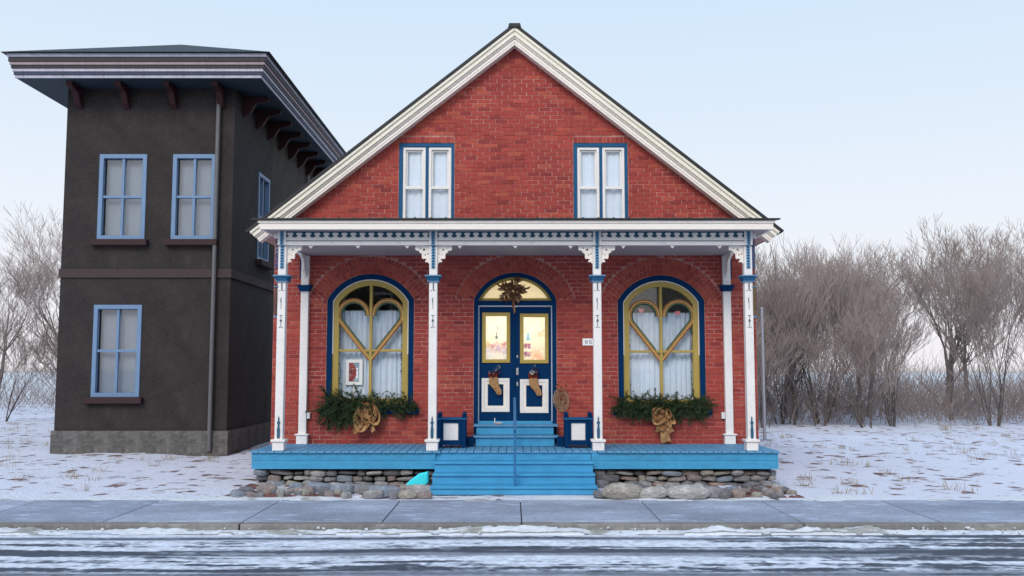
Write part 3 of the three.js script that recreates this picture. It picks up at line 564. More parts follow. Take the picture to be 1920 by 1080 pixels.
    return Math.min(1, cov * .9 + .12 * fbm(u, v, 80, 120, 2, 67));
  };
  const cache = new Float32Array(1536 * 768); for (let j = 0; j < 768; j++) for (let i = 0; i < 1536; i++) cache[j * 1536 + i] = rt((i + .5) / 1536, (j + .5) / 768);
  const ct = (u, v) => cache[Math.floor(v * 768) * 1536 + Math.floor(u * 1536)];
  const RT = tex(1536, 768, (u, v) => { const k = ct(u, v), n = .93 + .34 * (fbm(u, v, 300, 160, 3, 68) - .5); return [n * (.22 + .66 * k), n * (.245 + .655 * k), n * (.30 + .645 * k)]; }, 1, 1);
  const RB = tex(1536, 768, (u, v) => .8 * ct(u, v) + .2 * fbm(u, v, 200, 120, 2, 69), 1, 1, false);
  const rg = new THREE.PlaneGeometry(72, 9, 1, 1); rg.rotateX(-Math.PI / 2); rg.translate(0, ROADY, SW1 + .16 + 4.5);
  const uv = new Float32Array(8), rp = rg.attributes.position; for (let i = 0; i < 4; i++) { uv[2 * i] = rp.getX(i) / 18; uv[2 * i + 1] = (rp.getZ(i) - SW1 - .16) / 9; } rg.setAttribute('uv', new THREE.BufferAttribute(uv, 2));
  structure('road', rg, std(0xffffff, .8, { map: RT, bumpMap: RB, bumpScale: .02 }), true);
  // ridge of crumbled snow in the gutter and thin snow on the strip before the steps
  const ridge = (z0, z1, x0, x1, y, h, s, thr) => {
    const nx = Math.round((x1 - x0) * 40), nz = 14, g = new THREE.PlaneGeometry(x1 - x0, z1 - z0, nx, nz); g.rotateX(-Math.PI / 2); g.translate((x0 + x1) / 2, 0, (z0 + z1) / 2);
    const p = g.attributes.position;
    for (let i = 0; i < p.count; i++) { const x = p.getX(i), z = p.getZ(i), t = (z - z0) / (z1 - z0), e = Math.sin(Math.PI * t), u = (x + 40) / 80; const n = fbm(u, z / 80, 130, 130, 3, s), f = fbm(u, z / 80, 900, 900, 3, s + 5); p.setY(i, y + (e > .01 ? h * Math.pow(e, .7) * Math.max(-.4, (n - thr) * 3.2 + .9 * (f - .5)) : -.03)); }
    g.computeVertexNormals(); return g;
  };
  structure('snow_ridge', ridge(SW1 + .14, SW1 + .52, -16, 16, ROADY, .06, 71, .30), snowM);
  structure('snow_drift', ridge(2.46, 2.98, -16, 16, -.006, .030, 72, .44), snowM);
  // clods of snow fallen against the kerb
  reseed(77);
  const clod = []; for (let i = 0; i < 170; i++) { const r = rr(.006, .022), g = new THREE.IcosahedronGeometry(r, 1); const p = g.attributes.position; for (let j = 0; j < p.count; j++) { const k = 1 + .5 * (hash(Math.round(p.getX(j) * 4000) & 4095, Math.round(p.getY(j) * 4000 + p.getZ(j) * 9000) & 4095, i) - .5); p.setXYZ(j, p.getX(j) * k, p.getY(j) * k * .8, p.getZ(j) * k); } g.computeVertexNormals(); g.translate(rr(-9, 9), ROADY + .03 + r * .2, SW1 + .17 + Math.abs(rr(-.1, .38))); clod.push(g); }
  const c = structure('snow_crumbs', mergeGeometries(clod), snowM); c.userData.kind = 'stuff'; c.userData.label = 'crumbled snow clods scattered along the kerb gutter'; c.userData.category = 'snow';
}
// ------------------------------------------------------------------ stones under the porch
const stoneTones = [[.54, .52, .52], [.42, .41, .43], [.62, .56, .49], [.31, .31, .34], [.53, .40, .35], [.70, .67, .65], [.42, .47, .56], [.48, .39, .37], [.27, .26, .275]];
M.stones = stoneTones.map((c) => std(lin(...c), .9, { map: T.stone, bumpMap: T.stoneBump, bumpScale: .012 }));
function stoneGeo(s, pow = .62) {                          // unit stone, 1 x 1 x 1
  const g = new THREE.IcosahedronGeometry(1, 3), p = g.attributes.position;
  for (let i = 0; i < p.count; i++) {
    const v = [p.getX(i), p.getY(i), p.getZ(i)], q = v.map((t) => Math.sign(t) * Math.pow(Math.abs(t), pow));
    const a = (Math.atan2(v[2], v[0]) / 6.2832 + 1) % 1, b = Math.acos(v[1]) / Math.PI, n = .70 + .52 * fbm(a, b * .5, 5, 5, 4, 80 + s * 3);
    p.setXYZ(i, q[0] * n * .56, q[1] * n * .56, q[2] * n * .56);
  }
  g.computeVertexNormals(); return planar(g);
}
const stoneShapes = Array.from({ length: 10 }, (_, i) => stoneGeo(i, .42 + .045 * i));
{
  reseed(91);
  for (const s of [-1, 1]) {
    const w = thing('stone_foundation', s < 0 ? 'rubble stone foundation under porch deck on the side with the cyan painted stone' : 'rubble stone foundation under porch deck on the side with the pale boulders', 'stone wall', [s * 2.8, 0, 1.36]);
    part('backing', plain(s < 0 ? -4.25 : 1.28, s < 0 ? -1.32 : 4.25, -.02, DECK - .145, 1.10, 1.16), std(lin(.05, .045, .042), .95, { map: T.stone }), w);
    let y = -.02; const rows = [.115, .095, .085];
    rows.forEach((h, r) => {
      let x = s < 0 ? -4.25 : 1.30; const end = s < 0 ? -1.33 : 4.25;
      while (x < end) {
        const l = Math.min(rr(.10, .22) + .24 * rnd() * rnd() + (r === 0 ? .04 : 0), end - x + .03), hh = h * rr(.62, 1.28);
        const m = new THREE.Mesh(stoneShapes[Math.floor(rnd() * 10)], M.stones[Math.floor(rnd() * 9)]); m.name = 'stone'; m.castShadow = m.receiveShadow = true;
        m.position.set(x + l / 2 - s * 2.8, y + h / 2 + rr(-.012, .010), rr(-.10, -.01) + (r === 0 ? .05 : 0)); m.rotation.z = rr(-.16, .16); m.rotation.y = rr(-.1, .1); m.scale.set(l * .97, hh, rr(.2, .3)); w.add(m);
        x += l + rr(-.004, .014);
      }
      y += h;
    });
  }
  // loose stones lying on the strip along the sidewalk: photo pixel of the foot, width, height in pixels
  const loose = [
    [600, 922, 46, 20, 6, 'bluish grey stone at the far dark end of the loose row beside the foundation', 0], [640, 928, 40, 24, 6, 'rounded blue-grey stone in the loose row beside the foundation', 1], [672, 925, 52, 18, 1, 'flat dark grey stone tilted in the loose row before the foundation', 2], [700, 936, 34, 18, 0, 'small grey stone with snow behind it on the sidewalk edge', 3],
    [721, 934, 46, 24, 6, 'broad blue-grey stone dusted with snow at the sidewalk edge', 4], [764, 937, 36, 17, 2, 'buff stone at the sidewalk edge below the cyan painted stone', 5], [792, 922, 36, 16, 5, 'pale rounded stone lying directly under the cyan painted stone', 6], [797, 937, 26, 15, 7, 'small brownish stone beside the foot of the front steps', 7],
    [1170, 940, 70, 33, 2, 'large buff boulder beside the front steps at the sidewalk edge', 8], [1222, 943, 48, 24, 5, 'round whitish boulder between the buff and the long pale boulder', 9], [1288, 938, 66, 28, 5, 'long pale smooth boulder lying tilted on reddish soil', 9], [1128, 936, 24, 16, 3, 'small dark stone wedged against the side of the front steps', 4], [1335, 934, 50, 22, 1, 'dark grey stone past the long pale boulder', 1],
  ];
  for (const [px, py, wp, hp, tone, label, shp] of loose) {
    const z = 2.66 - Math.max(0, 937 - py) * .045, k = (DIST - z) / F, x = PX(px, py, z), w = wp * k * 1.05, h = hp * k * .88;
    const m = new THREE.Mesh(stoneShapes[shp], M.stones[tone]); m.name = numbered('boulder'); m.userData = { label, category: 'stone' }; m.castShadow = m.receiveShadow = true;
    m.position.set(x, h * .40, z); m.rotation.set(rr(-.1, .1), rr(-.3, .3), rr(-.12, .12)); m.scale.set(w, h, Math.max(.16, w * .6)); scene.add(m);
  }
  for (let i = 0; i < 96; i++) {
    const s = i % 2 ? 1 : -1, x = s * rr(1.42, 4.3), z = rr(1.62, 2.72), w = rr(.09, .16) + .16 * rnd() * rnd(), m = new THREE.Mesh(stoneShapes[Math.floor(rnd() * 10)], M.stones[Math.floor(rnd() * 9)]); m.name = numbered('rubble_stone'); m.userData = { label: s < 0 ? 'small loose rubble stone on the ground near the cyan painted stone' : 'small loose rubble stone on the ground among the pale boulders', category: 'stone', group: s < 0 ? 'rubble near the cyan stone' : 'rubble among the pale boulders' };
    m.castShadow = m.receiveShadow = true; m.scale.set(w, w * rr(.45, .75), w * rr(.6, 1)); m.position.set(x, m.scale.y * .3, z); m.rotation.set(rr(-.3, .3), rr(0, 6), rr(-.3, .3)); scene.add(m);
  }
  // the cyan painted stone leaning on the wall
  const cy = [[760, 911], [768, 901], [786, 888], [803, 884], [804, 903], [798, 910]].map(([a, b]) => P(a, b, 1.62));
  const g = poly(cy, 1.55, 1.69, .02); g.computeVertexNormals();
  single('painted_stone', 'bright cyan painted angular stone leaning on the rubble foundation', 'stone', g, std(lin(.04, .76, .86), .7, { map: T.paint, bumpMap: T.stoneBump, bumpScale: .008 }), [cy[0][0], cy[0][1], 1.62]);
  // stone it leans on
  const m = new THREE.Mesh(stoneShapes[2], M.stones[2]); m.name = numbered('boulder'); m.userData = { label: 'grey stone ledge carrying the cyan painted stone', category: 'stone' }; m.position.set(PX(785, 915, 1.62), .012, 1.68); m.scale.set(.50, .12, .34); m.castShadow = m.receiveShadow = true; scene.add(m);
}
// ------------------------------------------------------------------ things on the porch
for (const s of [-1, 1]) {
  const z1 = .95, z0 = .55, x0 = s < 0 ? PX(819, 800, z1) : PX(1059, 800, z1), x1 = s < 0 ? PX(873.5, 800, z1) : PX(1112, 800, z1), yt = PY(785, z1), yb = DECK + .002, g = thing('planter_box', s < 0 ? 'low navy wooden box with white front panel beside steps, on cyan stone side' : 'low navy wooden box with white front panel under the straw wreath', 'planter', [(x0 + x1) / 2, DECK, .75]);
  for (const x of [x0 + .035, x1 - .035]) for (const z of [z0 + .035, z1 - .035]) {
    const p = part('corner_post', box(x - .034, x + .034, yb, yt + .035, z - .034, z + .034, .005), M.navy, g);
    const f = new THREE.LatheGeometry([[.001, .07], [.03, .055], [.036, .032], [.024, .012], [.03, 0], [.001, 0]].map(([a, b]) => new THREE.Vector2(a, b)), 10); f.translate(x, yt + .036, z); part('finial', f, M.navy, p);
  }
  part('top_rail', box(x0 - .012, x1 + .012, yt - .022, yt + .012, z0 + .01, z1 + .012, .006), M.blue, g);
  part('front_frame', poly([[x0 + .07, yb + .05], [x1 - .07, yb + .05], [x1 - .07, yt - .024], [x0 + .07, yt - .024]], z1 - .06, z1 - .015, .004, [[[x0 + .11, yb + .13], [x0 + .11, yt - .075], [x1 - .13, yt - .075], [x1 - .13, yb + .13]]]), M.navy, g);
  part('front_panel', plain(x0 + .09, x1 - .11, yb + .11, yt - .055, z1 - .058, z1 - .035), M.white, g);
  part('side_panel', plain(x0 + .01, x0 + .03, yb + .05, yt - .024, z0 + .07, z1 - .07), M.navy, g);
  part('side_panel', plain(x1 - .03, x1 - .01, yb + .05, yt - .024, z0 + .07, z1 - .07), M.navy, g);
  part('back_panel', plain(x0 + .07, x1 - .07, yb + .05, yt - .024, z0 + .02, z0 + .04), M.navy, g);
  part('foot_board', s < 0 ? box(x1 + .001, x1 + .12, yb, yb + .17, z0 + .05, z0 + .09) : box(x0 - .12, x0 - .001, yb, yb + .17, z0 + .05, z0 + .09), M.navy, g);
}
// evergreen boughs on the window sills
const needleM = std(lin(.020, .050, .016), .8, {}), needleM2 = std(lin(.045, .075, .022), .8, {}), twigM = std(lin(.06, .04, .025), .9);
function bough(a, shape, s, label) {
  reseed(s);
  const g = thing('evergreen_bough', label, 'greenery', [a.xc, a.yb, .06], 'evergreen boughs on the arched window sills');
  const tw = [], n1 = [], n2 = [];
  const up = new THREE.Vector3(0, 1, 0), q = new THREE.Quaternion();
  for (let i = 0; i < 380; i++) {
    const u = rr(-1, 1), px = a.xc + u * (a.w - .02), dens = shape(u); if (rnd() > dens[1]) continue;
    const len = rr(.12, .27) * dens[0], dir = new THREE.Vector3(rr(-.8, .8) + u * .5, rr(-1.3, .45) * dens[0], rr(.0, .7)).normalize(), p0 = new THREE.Vector3(px, a.yb + rr(-.03, .16), .02 + rr(-.02, .09));
    q.setFromUnitVectors(up, dir);
    const t = new THREE.CylinderGeometry(.002, .004, len, 4, 1, true); t.translate(0, len / 2, 0); t.applyQuaternion(q); t.translate(p0.x, p0.y, p0.z); tw.push(t);
    const N = Math.round(len * 330);
    for (let k = 0; k < N; k++) {
      const l = rr(.025, .055), f = rr(.06, 1), th = rr(0, 6.283), lean = rr(.5, 1.0), nd = new THREE.PlaneGeometry(.0050, l); nd.translate(0, l / 2, 0); nd.rotateY(rr(0, 3)); nd.rotateZ(lean); nd.rotateY(th); nd.translate(0, len * f, 0); nd.applyQuaternion(q); nd.translate(p0.x, p0.y, p0.z);
      (rnd() < .6 ? n1 : n2).push(nd);
    }
  }
  part('twigs', tw, twigM, g); part('needles', n1, needleM, g, { kind: 'stuff' }); part('needles', n2, needleM2, g, { kind: 'stuff' });
}
bough(winL, (u) => [u < 0 ? 1.75 - .5 * Math.abs(u + .5) : .95, u < .1 ? 1 : .72], 101, 'bushy drooping evergreen bough on sill of arched window with framed picture');
bough(winR, (u) => [1.2 - .25 * Math.abs(u), 1], 102, 'long low evergreen bough on sill of arched window with pink paper hearts');
// burlap and dried decorations
const burlapM = std(lin(.58, .44, .32), .95, { map: T.burlap }), burlapM2 = std(lin(.44, .30, .19), .95, { map: T.burlap }), burlapM3 = std(lin(.66, .52, .38), .95, { map: T.burlap }), strawM = std(lin(.40, .24, .13), .9), strawM2 = std(lin(.58, .40, .25), .9), rustM = std(lin(.095, .034, .012), .9), rustM2 = std(lin(.17, .075, .026), .9);
function loop(cx, cy, cz, ang, len, w, fat) {              // a ribbon loop of a bow
  const g = new THREE.PlaneGeometry(1, 1, 26, 5), p = g.attributes.position, c = Math.cos(ang), s = Math.sin(ang), ph = rnd() * 6;
  for (let i = 0; i < p.count; i++) {
    const t = (p.getX(i) + .5) * 6.283, v = p.getY(i), r = len * (.5 - .5 * Math.cos(t)) * (1 + .20 * v), side = fat * Math.sin(t) * (1 + .42 * v + .2 * Math.sin(ph + v * 3));
    const ww = w * (.35 + .65 * Math.sin(t / 2)), z = v * ww + .012 * Math.sin(t * 3 + ph + v * 4);
    p.setXYZ(i, cx + c * r - s * side, cy + s * r + c * side, cz + .03 + z + .03 * Math.sin(t / 2));
  }
  g.computeVertexNormals(); return g;
}
function tail(x0, y0, x1, y1, z, w) {
  const g = new THREE.PlaneGeometry(1, 1, 5, 16), p = g.attributes.position, ph = rnd() * 6;
  for (let i = 0; i < p.count; i++) { const u = p.getX(i), v = .5 - p.getY(i), ww = w * (.5 + .7 * v); p.setXYZ(i, x0 + (x1 - x0) * v + u * ww, y0 + (y1 - y0) * v + .02 * Math.sin(u * 6), z + .02 * Math.sin(v * 7 + ph + u * 3)); }
  g.computeVertexNormals(); return g;
}
{
  reseed(120);
  let [x, y] = P(691, 762, .16);
  let g = thing('burlap_bow', 'round burlap ribbon bow hanging in front of the bushy drooping bough', 'bow', [x, y, .14]);
  for (let i = 0; i < 13; i++) { const t = -1.57 + rr(-.38, .38); part('ribbon_loop', loop(x + rr(-.07, .07), y + rr(-.02, .10), .16, t, rr(.24, .50), rr(.05, .09), rr(.05, .12)), [burlapM, burlapM2, burlapM3][i % 3], g); }
  part('knot', new THREE.IcosahedronGeometry(.05, 2).translate(x, y + .02, .22), rustM2, g);
  part('ribbon_tail', tail(x, y - .1, x + .10, y - .44, .2, .07), burlapM, g); part('ribbon_tail', tail(x, y - .1, x - .06, y - .40, .19, .07), burlapM, g);
  [x, y] = P(1241, 770, .16);
  g = thing('burlap_bow', 'long burlap bow with trailing tails hanging below the long low bough', 'bow', [x, y, .14]);
  for (let i = 0; i < 11; i++) part('ribbon_loop', loop(x + rr(-.04, .06), y + rr(-.06, .06), .17, -1.57 + rr(-.75, .75), rr(.16, .36), rr(.05, .08), rr(.05, .10)), [burlapM, burlapM2, burlapM3][i % 3], g);
  part('knot', new THREE.IcosahedronGeometry(.05, 2).translate(x, y - .02, .23), rustM2, g);
  part('ribbon_tail', tail(x, y - .1, x + .06, y - .55, .2, .16), burlapM, g); part('ribbon_tail', tail(x + .02, y - .1, x + .16, y - .38, .21, .10), burlapM, g); part('ribbon_tail', tail(x - .04, y - .1, x - .06, y - .36, .2, .11), burlapM, g);
}
{ // brown leaf spray over the doors
  reseed(130);
  const [x, y] = P(962, 545, .05), g = thing('leaf_spray', 'brown dried leaf and pine cone spray hung over the lit transom', 'decoration', [x, y, .0]);
  const leaf = (l, w) => { const s = new THREE.Shape(); s.moveTo(0, 0); s.quadraticCurveTo(w, l * .4, 0, l); s.quadraticCurveTo(-w, l * .4, 0, 0); const q = new THREE.ShapeGeometry(s, 4), p = q.attributes.position; for (let i = 0; i < p.count; i++) p.setZ(i, .25 * Math.abs(p.getX(i)) + .1 * p.getY(i) * p.getY(i) / l); q.computeVertexNormals(); return q; };
  for (let i = 0; i < 280; i++) { const a = rr(0, 6.283), r = Math.pow(rnd(), .8) * .23 * (.75 + .35 * Math.sin(a * 5 + 1)), l = leaf(rr(.06, .14), rr(.018, .05)); l.rotateX(rr(-.9, .4)); l.rotateZ(a - 1.57 + rr(-.7, .7)); l.translate(x + r * Math.cos(a) * 1.02, y + r * Math.sin(a) * .80, .0 + rr(0, .07)); part('leaf', l, [rustM, rustM2, rustM, rustM, rustM2, std0(i)][i % 6], g); }
  for (let i = 0; i < 5; i++) { const c = new THREE.LatheGeometry([[.001, 0], [.02, .012], [.024, .03], [.016, .055], [.001, .07]].map(([a, b]) => new THREE.Vector2(a, b)), 8); c.rotateX(rr(-1, 1)); c.rotateZ(rr(-2, 2)); c.translate(x + rr(-.1, .1), y + rr(-.08, .05), .08); part('pine_cone', c, rustM, g); }
  part('ribbon_tail', tail(x + .01, y - .15, x + .03, y - .40, .07, .03), burlapM, g); part('ribbon_tail', tail(x - .01, y - .15, x + .0, y - .32, .065, .03), rustM2, g);
  function std0() { return strawM; }
}
{ // straw wreath beside the door
  reseed(140);
  const [x, y] = P(1052, 749, .04), g = thing('straw_wreath', 'oval straw wreath hung on the wall beside the navy doors', 'wreath', [x, y, .03]);
  const a = [], b = [];
  for (let i = 0; i < 170; i++) { const t0 = rr(0, 6.283), sp = rr(.5, 1.6), r = rr(.15, 1), pts = []; for (let k = 0; k < 5; k++) { const t = t0 + sp * k / 4; pts.push([x + .155 * r * Math.cos(t) + rr(-.012, .012), y + .215 * r * Math.sin(t) + rr(-.012, .012), .03 + rr(0, .07)]); } (i % 2 ? a : b).push(tube(pts, .0028, 6, 3)); }
  part('straw', a, strawM, g); part('straw', b, strawM2, g);
  part('bow', [loop(x, y + .19, .06, .6, .11, .03, .03), loop(x, y + .19, .06, 2.5, .11, .03, .03)], rustM2, g);
}
// stockings on the doors
[[925, 0], [1000, 1]].forEach(([px, k]) => {
  reseed(150 + k);
  const dx = px - 925, z = -.045, p = (a, b) => P(a + dx, b + k * 2, z), base = p(927, 684);
  const g = thing('burlap_stocking', k ? 'burlap stocking with red cuff hung on the door leaf with the handle' : 'burlap stocking with red cuff hung on the door leaf without the handle', 'stocking', [base[0], base[1], z], 'burlap stockings on the front doors');
  part('stocking', poly([[917, 706], [933, 706], [934, 716], [936, 723], [940, 731], [941, 738], [937, 741], [932, 740], [928, 733], [921, 725], [917, 718]].map(([a, b]) => p(a, b)).reverse(), z, z + .04, .012), burlapM, g);
  part('cuff', poly([[915, 698], [933, 697], [934, 708], [916, 708]].map(([a, b]) => p(a, b)).reverse(), z - .002, z + .046, .012), std(lin(.20, .022, .02), .95, { map: T.burlap }), g);
  for (let i = 0; i < 7; i++) { const c = p(rr(918, 934), rr(686, 699)); part('bow_loop', loop(c[0], c[1], z + .02, rr(0, 6.28), rr(.05, .09), .03, .022), i % 2 ? std(lin(.17, .03, .03), .9, { map: T.burlap }) : std(lin(.50, .48, .46), .9, { map: T.cloth }), g); }
  const c1 = p(930, 728), c2 = p(935, 737); for (const c of [c1, c2]) part('button', new THREE.CylinderGeometry(.011, .011, .008, 10).rotateX(1.57).translate(c[0], c[1], z + .044), rustM, g);
});
// number sign, socket boxes
{
  const z = .012, [x0, y1] = P(1092, 634.5, z), [x1, y0] = P(1121, 648, z), g = thing('number_sign', 'small white house number sign reading 95 on brick wall behind post', 'sign', [(x0 + x1) / 2, y0, 0]);
  const cv = document.createElement('canvas'); cv.width = 256; cv.height = 128; const c = cv.getContext('2d'); c.fillStyle = '#eceaea'; c.fillRect(0, 0, 256, 128); c.fillStyle = '#2c3233'; c.font = 'bold 92px serif'; c.textAlign = 'center'; c.textBaseline = 'middle'; c.fillText('9', 62, 68); c.fillText('5', 132, 68);
  const t = new THREE.CanvasTexture(cv); t.colorSpace = THREE.SRGBColorSpace;
  part('plate', box(x0, x1, y0, y1, .005, .018, .003), M.white, g);
  const q = new THREE.PlaneGeometry(x1 - x0 - .012, y1 - y0 - .012); q.translate((x0 + x1) / 2, (y0 + y1) / 2, .0195); part('lettering', q, std(0xffffff, .6, { map: t }), g, { keepUv: true });
  for (const [px, py, l] of [[578.5, 779, 'small pale socket box on wall beside the evergreen bough with framed picture above'], [1355.5, 779, 'small pale socket box on wall on the bare tree side of the porch']]) {
    const [x, y] = P(px, py, .02), o = thing('socket_box', l, 'socket box', [x, y, 0]); const gm = std(lin(.5, .5, .5), .5, { map: T.paint });
    part('body', box(x - .036, x + .036, y - .062, y + .062, .004, .055, .008), gm, o); part('cover', box(x - .03, x + .03, y - .055, y + .05, .0555, .066, .006), M.white, o);
  }
}
// the lamp that is on in the hall behind the doors
{
  const x = .0, y = 2.95, z = -1.35, g = thing('hall_lamp', 'glowing globe lamp hanging in the hall behind the navy doors', 'lamp', [x, y, z]);
  part('globe', new THREE.SphereGeometry(.14, 20, 14).translate(x, y, z), new THREE.MeshStandardMaterial({ color: lin(.9, .85, .75), emissive: lin(1, .80, .48), emissiveIntensity: 1.5 }), g);
  part('stem', new THREE.CylinderGeometry(.012, .012, 4.098 - y - .14, 8).translate(x, (4.098 + y + .14) / 2, z), M.steel, g);
  const l = new THREE.PointLight(lin(1, .92, .74), 8.5, 0, 2); l.position.set(0, 0, .17); l.castShadow = true; l.shadow.radius = 5; g.add(l);
}
// curtains
{
  reseed(160);
  for (const [a, top, l] of [[winL, 583, 'white curtain panel behind the arched window with the framed picture'], [winR, 587, 'white curtain panel behind the arched window with pink paper hearts']]) for (const s of [-1, 1]) {
    const x0 = s < 0 ? a.xc - a.w + .10 : a.xc + .0, x1 = s < 0 ? a.xc + .0 : a.xc + a.w - .10, yt = PY(top, -.25), yb = a.yb - .02;
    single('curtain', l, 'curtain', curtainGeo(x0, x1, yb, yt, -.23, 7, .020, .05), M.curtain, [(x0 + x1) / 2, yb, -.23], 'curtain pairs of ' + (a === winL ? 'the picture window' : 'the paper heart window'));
  }
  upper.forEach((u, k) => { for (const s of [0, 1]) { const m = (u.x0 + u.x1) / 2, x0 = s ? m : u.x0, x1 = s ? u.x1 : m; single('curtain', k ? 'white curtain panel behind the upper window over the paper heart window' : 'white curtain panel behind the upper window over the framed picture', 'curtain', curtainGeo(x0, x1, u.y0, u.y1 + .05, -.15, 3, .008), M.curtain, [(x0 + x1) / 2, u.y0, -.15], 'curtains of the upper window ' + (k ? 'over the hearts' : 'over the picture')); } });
  // rods
  for (const [a, top, l] of [[winL, 583, 'thin curtain rod inside the arched window with framed picture'], [winR, 587, 'thin curtain rod inside the arched window with paper hearts']]) { const y = PY(top, -.25) + .012, g = new THREE.CylinderGeometry(.01, .01, 2 * a.w + .1, 8); g.rotateZ(1.5708); g.translate(a.xc, y, -.318); single('curtain_rod', l, 'curtain rod', g, M.steel, [a.xc, y, -.318]); }
  // framed picture in the window
  const z = -.19, X0 = PX(648, 697, z), X1 = PX(680, 697, z), Y1 = PY(674, z), Y0 = PY(722, z), g = thing('framed_picture', 'white framed picture of red foliage standing inside arched window', 'picture', [(X0 + X1) / 2, Y0, z]);
  const t = .062; part('frame', poly([[X0, Y0], [X1, Y0], [X1, Y1], [X0, Y1]], z - .01, z + .012, .004, [[[X0 + t, Y0 + t], [X0 + t, Y1 - t], [X1 - t, Y1 - t], [X1 - t, Y0 + t]]]), std(lin(.86, .86, .86), .5), g);
  const cv = document.createElement('canvas'); cv.width = 128; cv.height = 224; const c = cv.getContext('2d'); c.fillStyle = '#9db4c4'; c.fillRect(0, 0, 128, 224); c.fillStyle = '#5f7690'; for (let i = 0; i < 7; i++) c.fillRect(70, 12 + i * 20, 58, 9); c.fillStyle = '#eef0f4'; c.fillRect(86, 60, 22, 120);
  for (let i = 0; i < 260; i++) { c.fillStyle = ['#7d1f22', '#a33b33', '#5c1a20', '#c25a4a'][i % 4]; c.globalAlpha = .5; c.beginPath(); const y = rnd() * 215; c.ellipse(rnd() * (40 + 48 * Math.sin(y / 70)), y, 5 + rnd() * 12, 5 + rnd() * 9, rnd() * 3, 0, 7); c.fill(); } c.globalAlpha = 1; c.fillStyle = '#3a3038'; c.fillRect(0, 210, 128, 14);
  const tx = new THREE.CanvasTexture(cv); tx.colorSpace = THREE.SRGBColorSpace; const q = new THREE.PlaneGeometry(X1 - X0 - 2 * t + .02, Y1 - Y0 - 2 * t + .02); q.translate((X0 + X1) / 2, (Y0 + Y1) / 2, z + .0); part('print', q, std(0xffffff, .6, { map: tx }), g, { keepUv: true });
  part('easel_leg', box((X0 + X1) / 2 - .015, (X0 + X1) / 2 + .015, winL.yb - .02, Y0 + .01, z - .02, z - .012, .002), M.white, g);
  // paper hearts
  for (const [px, py, l] of [[1202, 582, 'pink paper heart stuck in the pane nearer the front doors'], [1270, 587, 'pink paper heart stuck in the pane nearer the bare trees']]) {
    const [x, y] = P(px, py, -.11), s = new THREE.Shape(), k = .052; s.moveTo(0, -k); s.bezierCurveTo(-k * 1.6, 0, -k * .9, k * 1.3, 0, k * .5); s.bezierCurveTo(k * .9, k * 1.3, k * 1.6, 0, 0, -k);
    const h = new THREE.ExtrudeGeometry(s, { depth: .002, bevelEnabled: false }); h.translate(x, y, -.106); single('paper_heart', l, 'paper heart', h, std(lin(.72, .22, .24), .9, { map: T.cloth }), [x, y, -.106], 'pink paper hearts in the window');
  }
}
// strings of small lights
{
  const bulbM = [std(lin(.01, .015, .012), .5), std(lin(.02, .06, .05), .4), std(lin(.10, .02, .02), .4)];
  for (const [a, l, s0] of [[winL, 'string of small dark lights draped inside the arched window with framed picture', 170], [winR, 'string of small dark lights draped inside the arched window with paper hearts', 171]]) {
    reseed(s0); const g = thing('light_string', l, 'string lights', [a.xc, a.yb, -.17], 'strings of lights in the arched windows'), w = a.w - .21, pts = [], top = a.ys + .12;
    for (let i = 0; i <= 16; i++) pts.push([a.xc - w + rr(-.012, .022), top - (top - a.yb - .2) * i / 16, -.15 + rr(-.01, .01)]);
    for (let i = 1; i < 16; i++) pts.push([a.xc - w + 2 * w * i / 16, a.yb + .24 + .05 * Math.sin(i * 1.7) + rr(-.02, .02), -.15 + rr(-.01, .01)]);
    for (let i = 0; i <= 16; i++) pts.push([a.xc + w + rr(-.022, .012), a.yb + .2 + (top - a.yb - .2) * i / 16, -.15 + rr(-.01, .01)]);
    part('wire', tube(pts, .0045, 260, 4), M.wire, g);
    pts.forEach((p, i) => { if (i % 1 === 0) part('bulb', new THREE.ConeGeometry(.012, .04, 6).rotateZ(rr(0, 6)).translate(p[0] + rr(-.02, .02), p[1] - .01, p[2] + .014), bulbM[i % 3], g); });
    // the wire goes across the arch as well
    const q = []; for (let i = 0; i <= 12; i++) { const t = -1 + i / 6; q.push([a.xc + t * w * .72, a.yt - .26 - .20 * t * t + rr(-.03, .03), -.15]); } part('wire', tube(q, .005, 60, 4), M.wire, g);
  }
  reseed(180);
  const z = 1.835, y = PY(409.6, z) , g = thing('light_string', 'black string of lights clipped along the porch roof edge', 'string lights', [0, y, z]);
  const pts = []; for (let i = 0; i <= 66; i++) pts.push([-4.12 + i * 8.24 / 66, y + .004 - .006 * (i % 2), z]);
  part('wire', tube(pts, .004, 260, 4), M.wire, g);
  for (let i = 0; i < 34; i++) part('bulb', box(-4.1 + i * .248 - .018, -4.1 + i * .248 + .018, y - .006, y + .02, z - .014, z + .014, .006), bulbM[0], g);
}
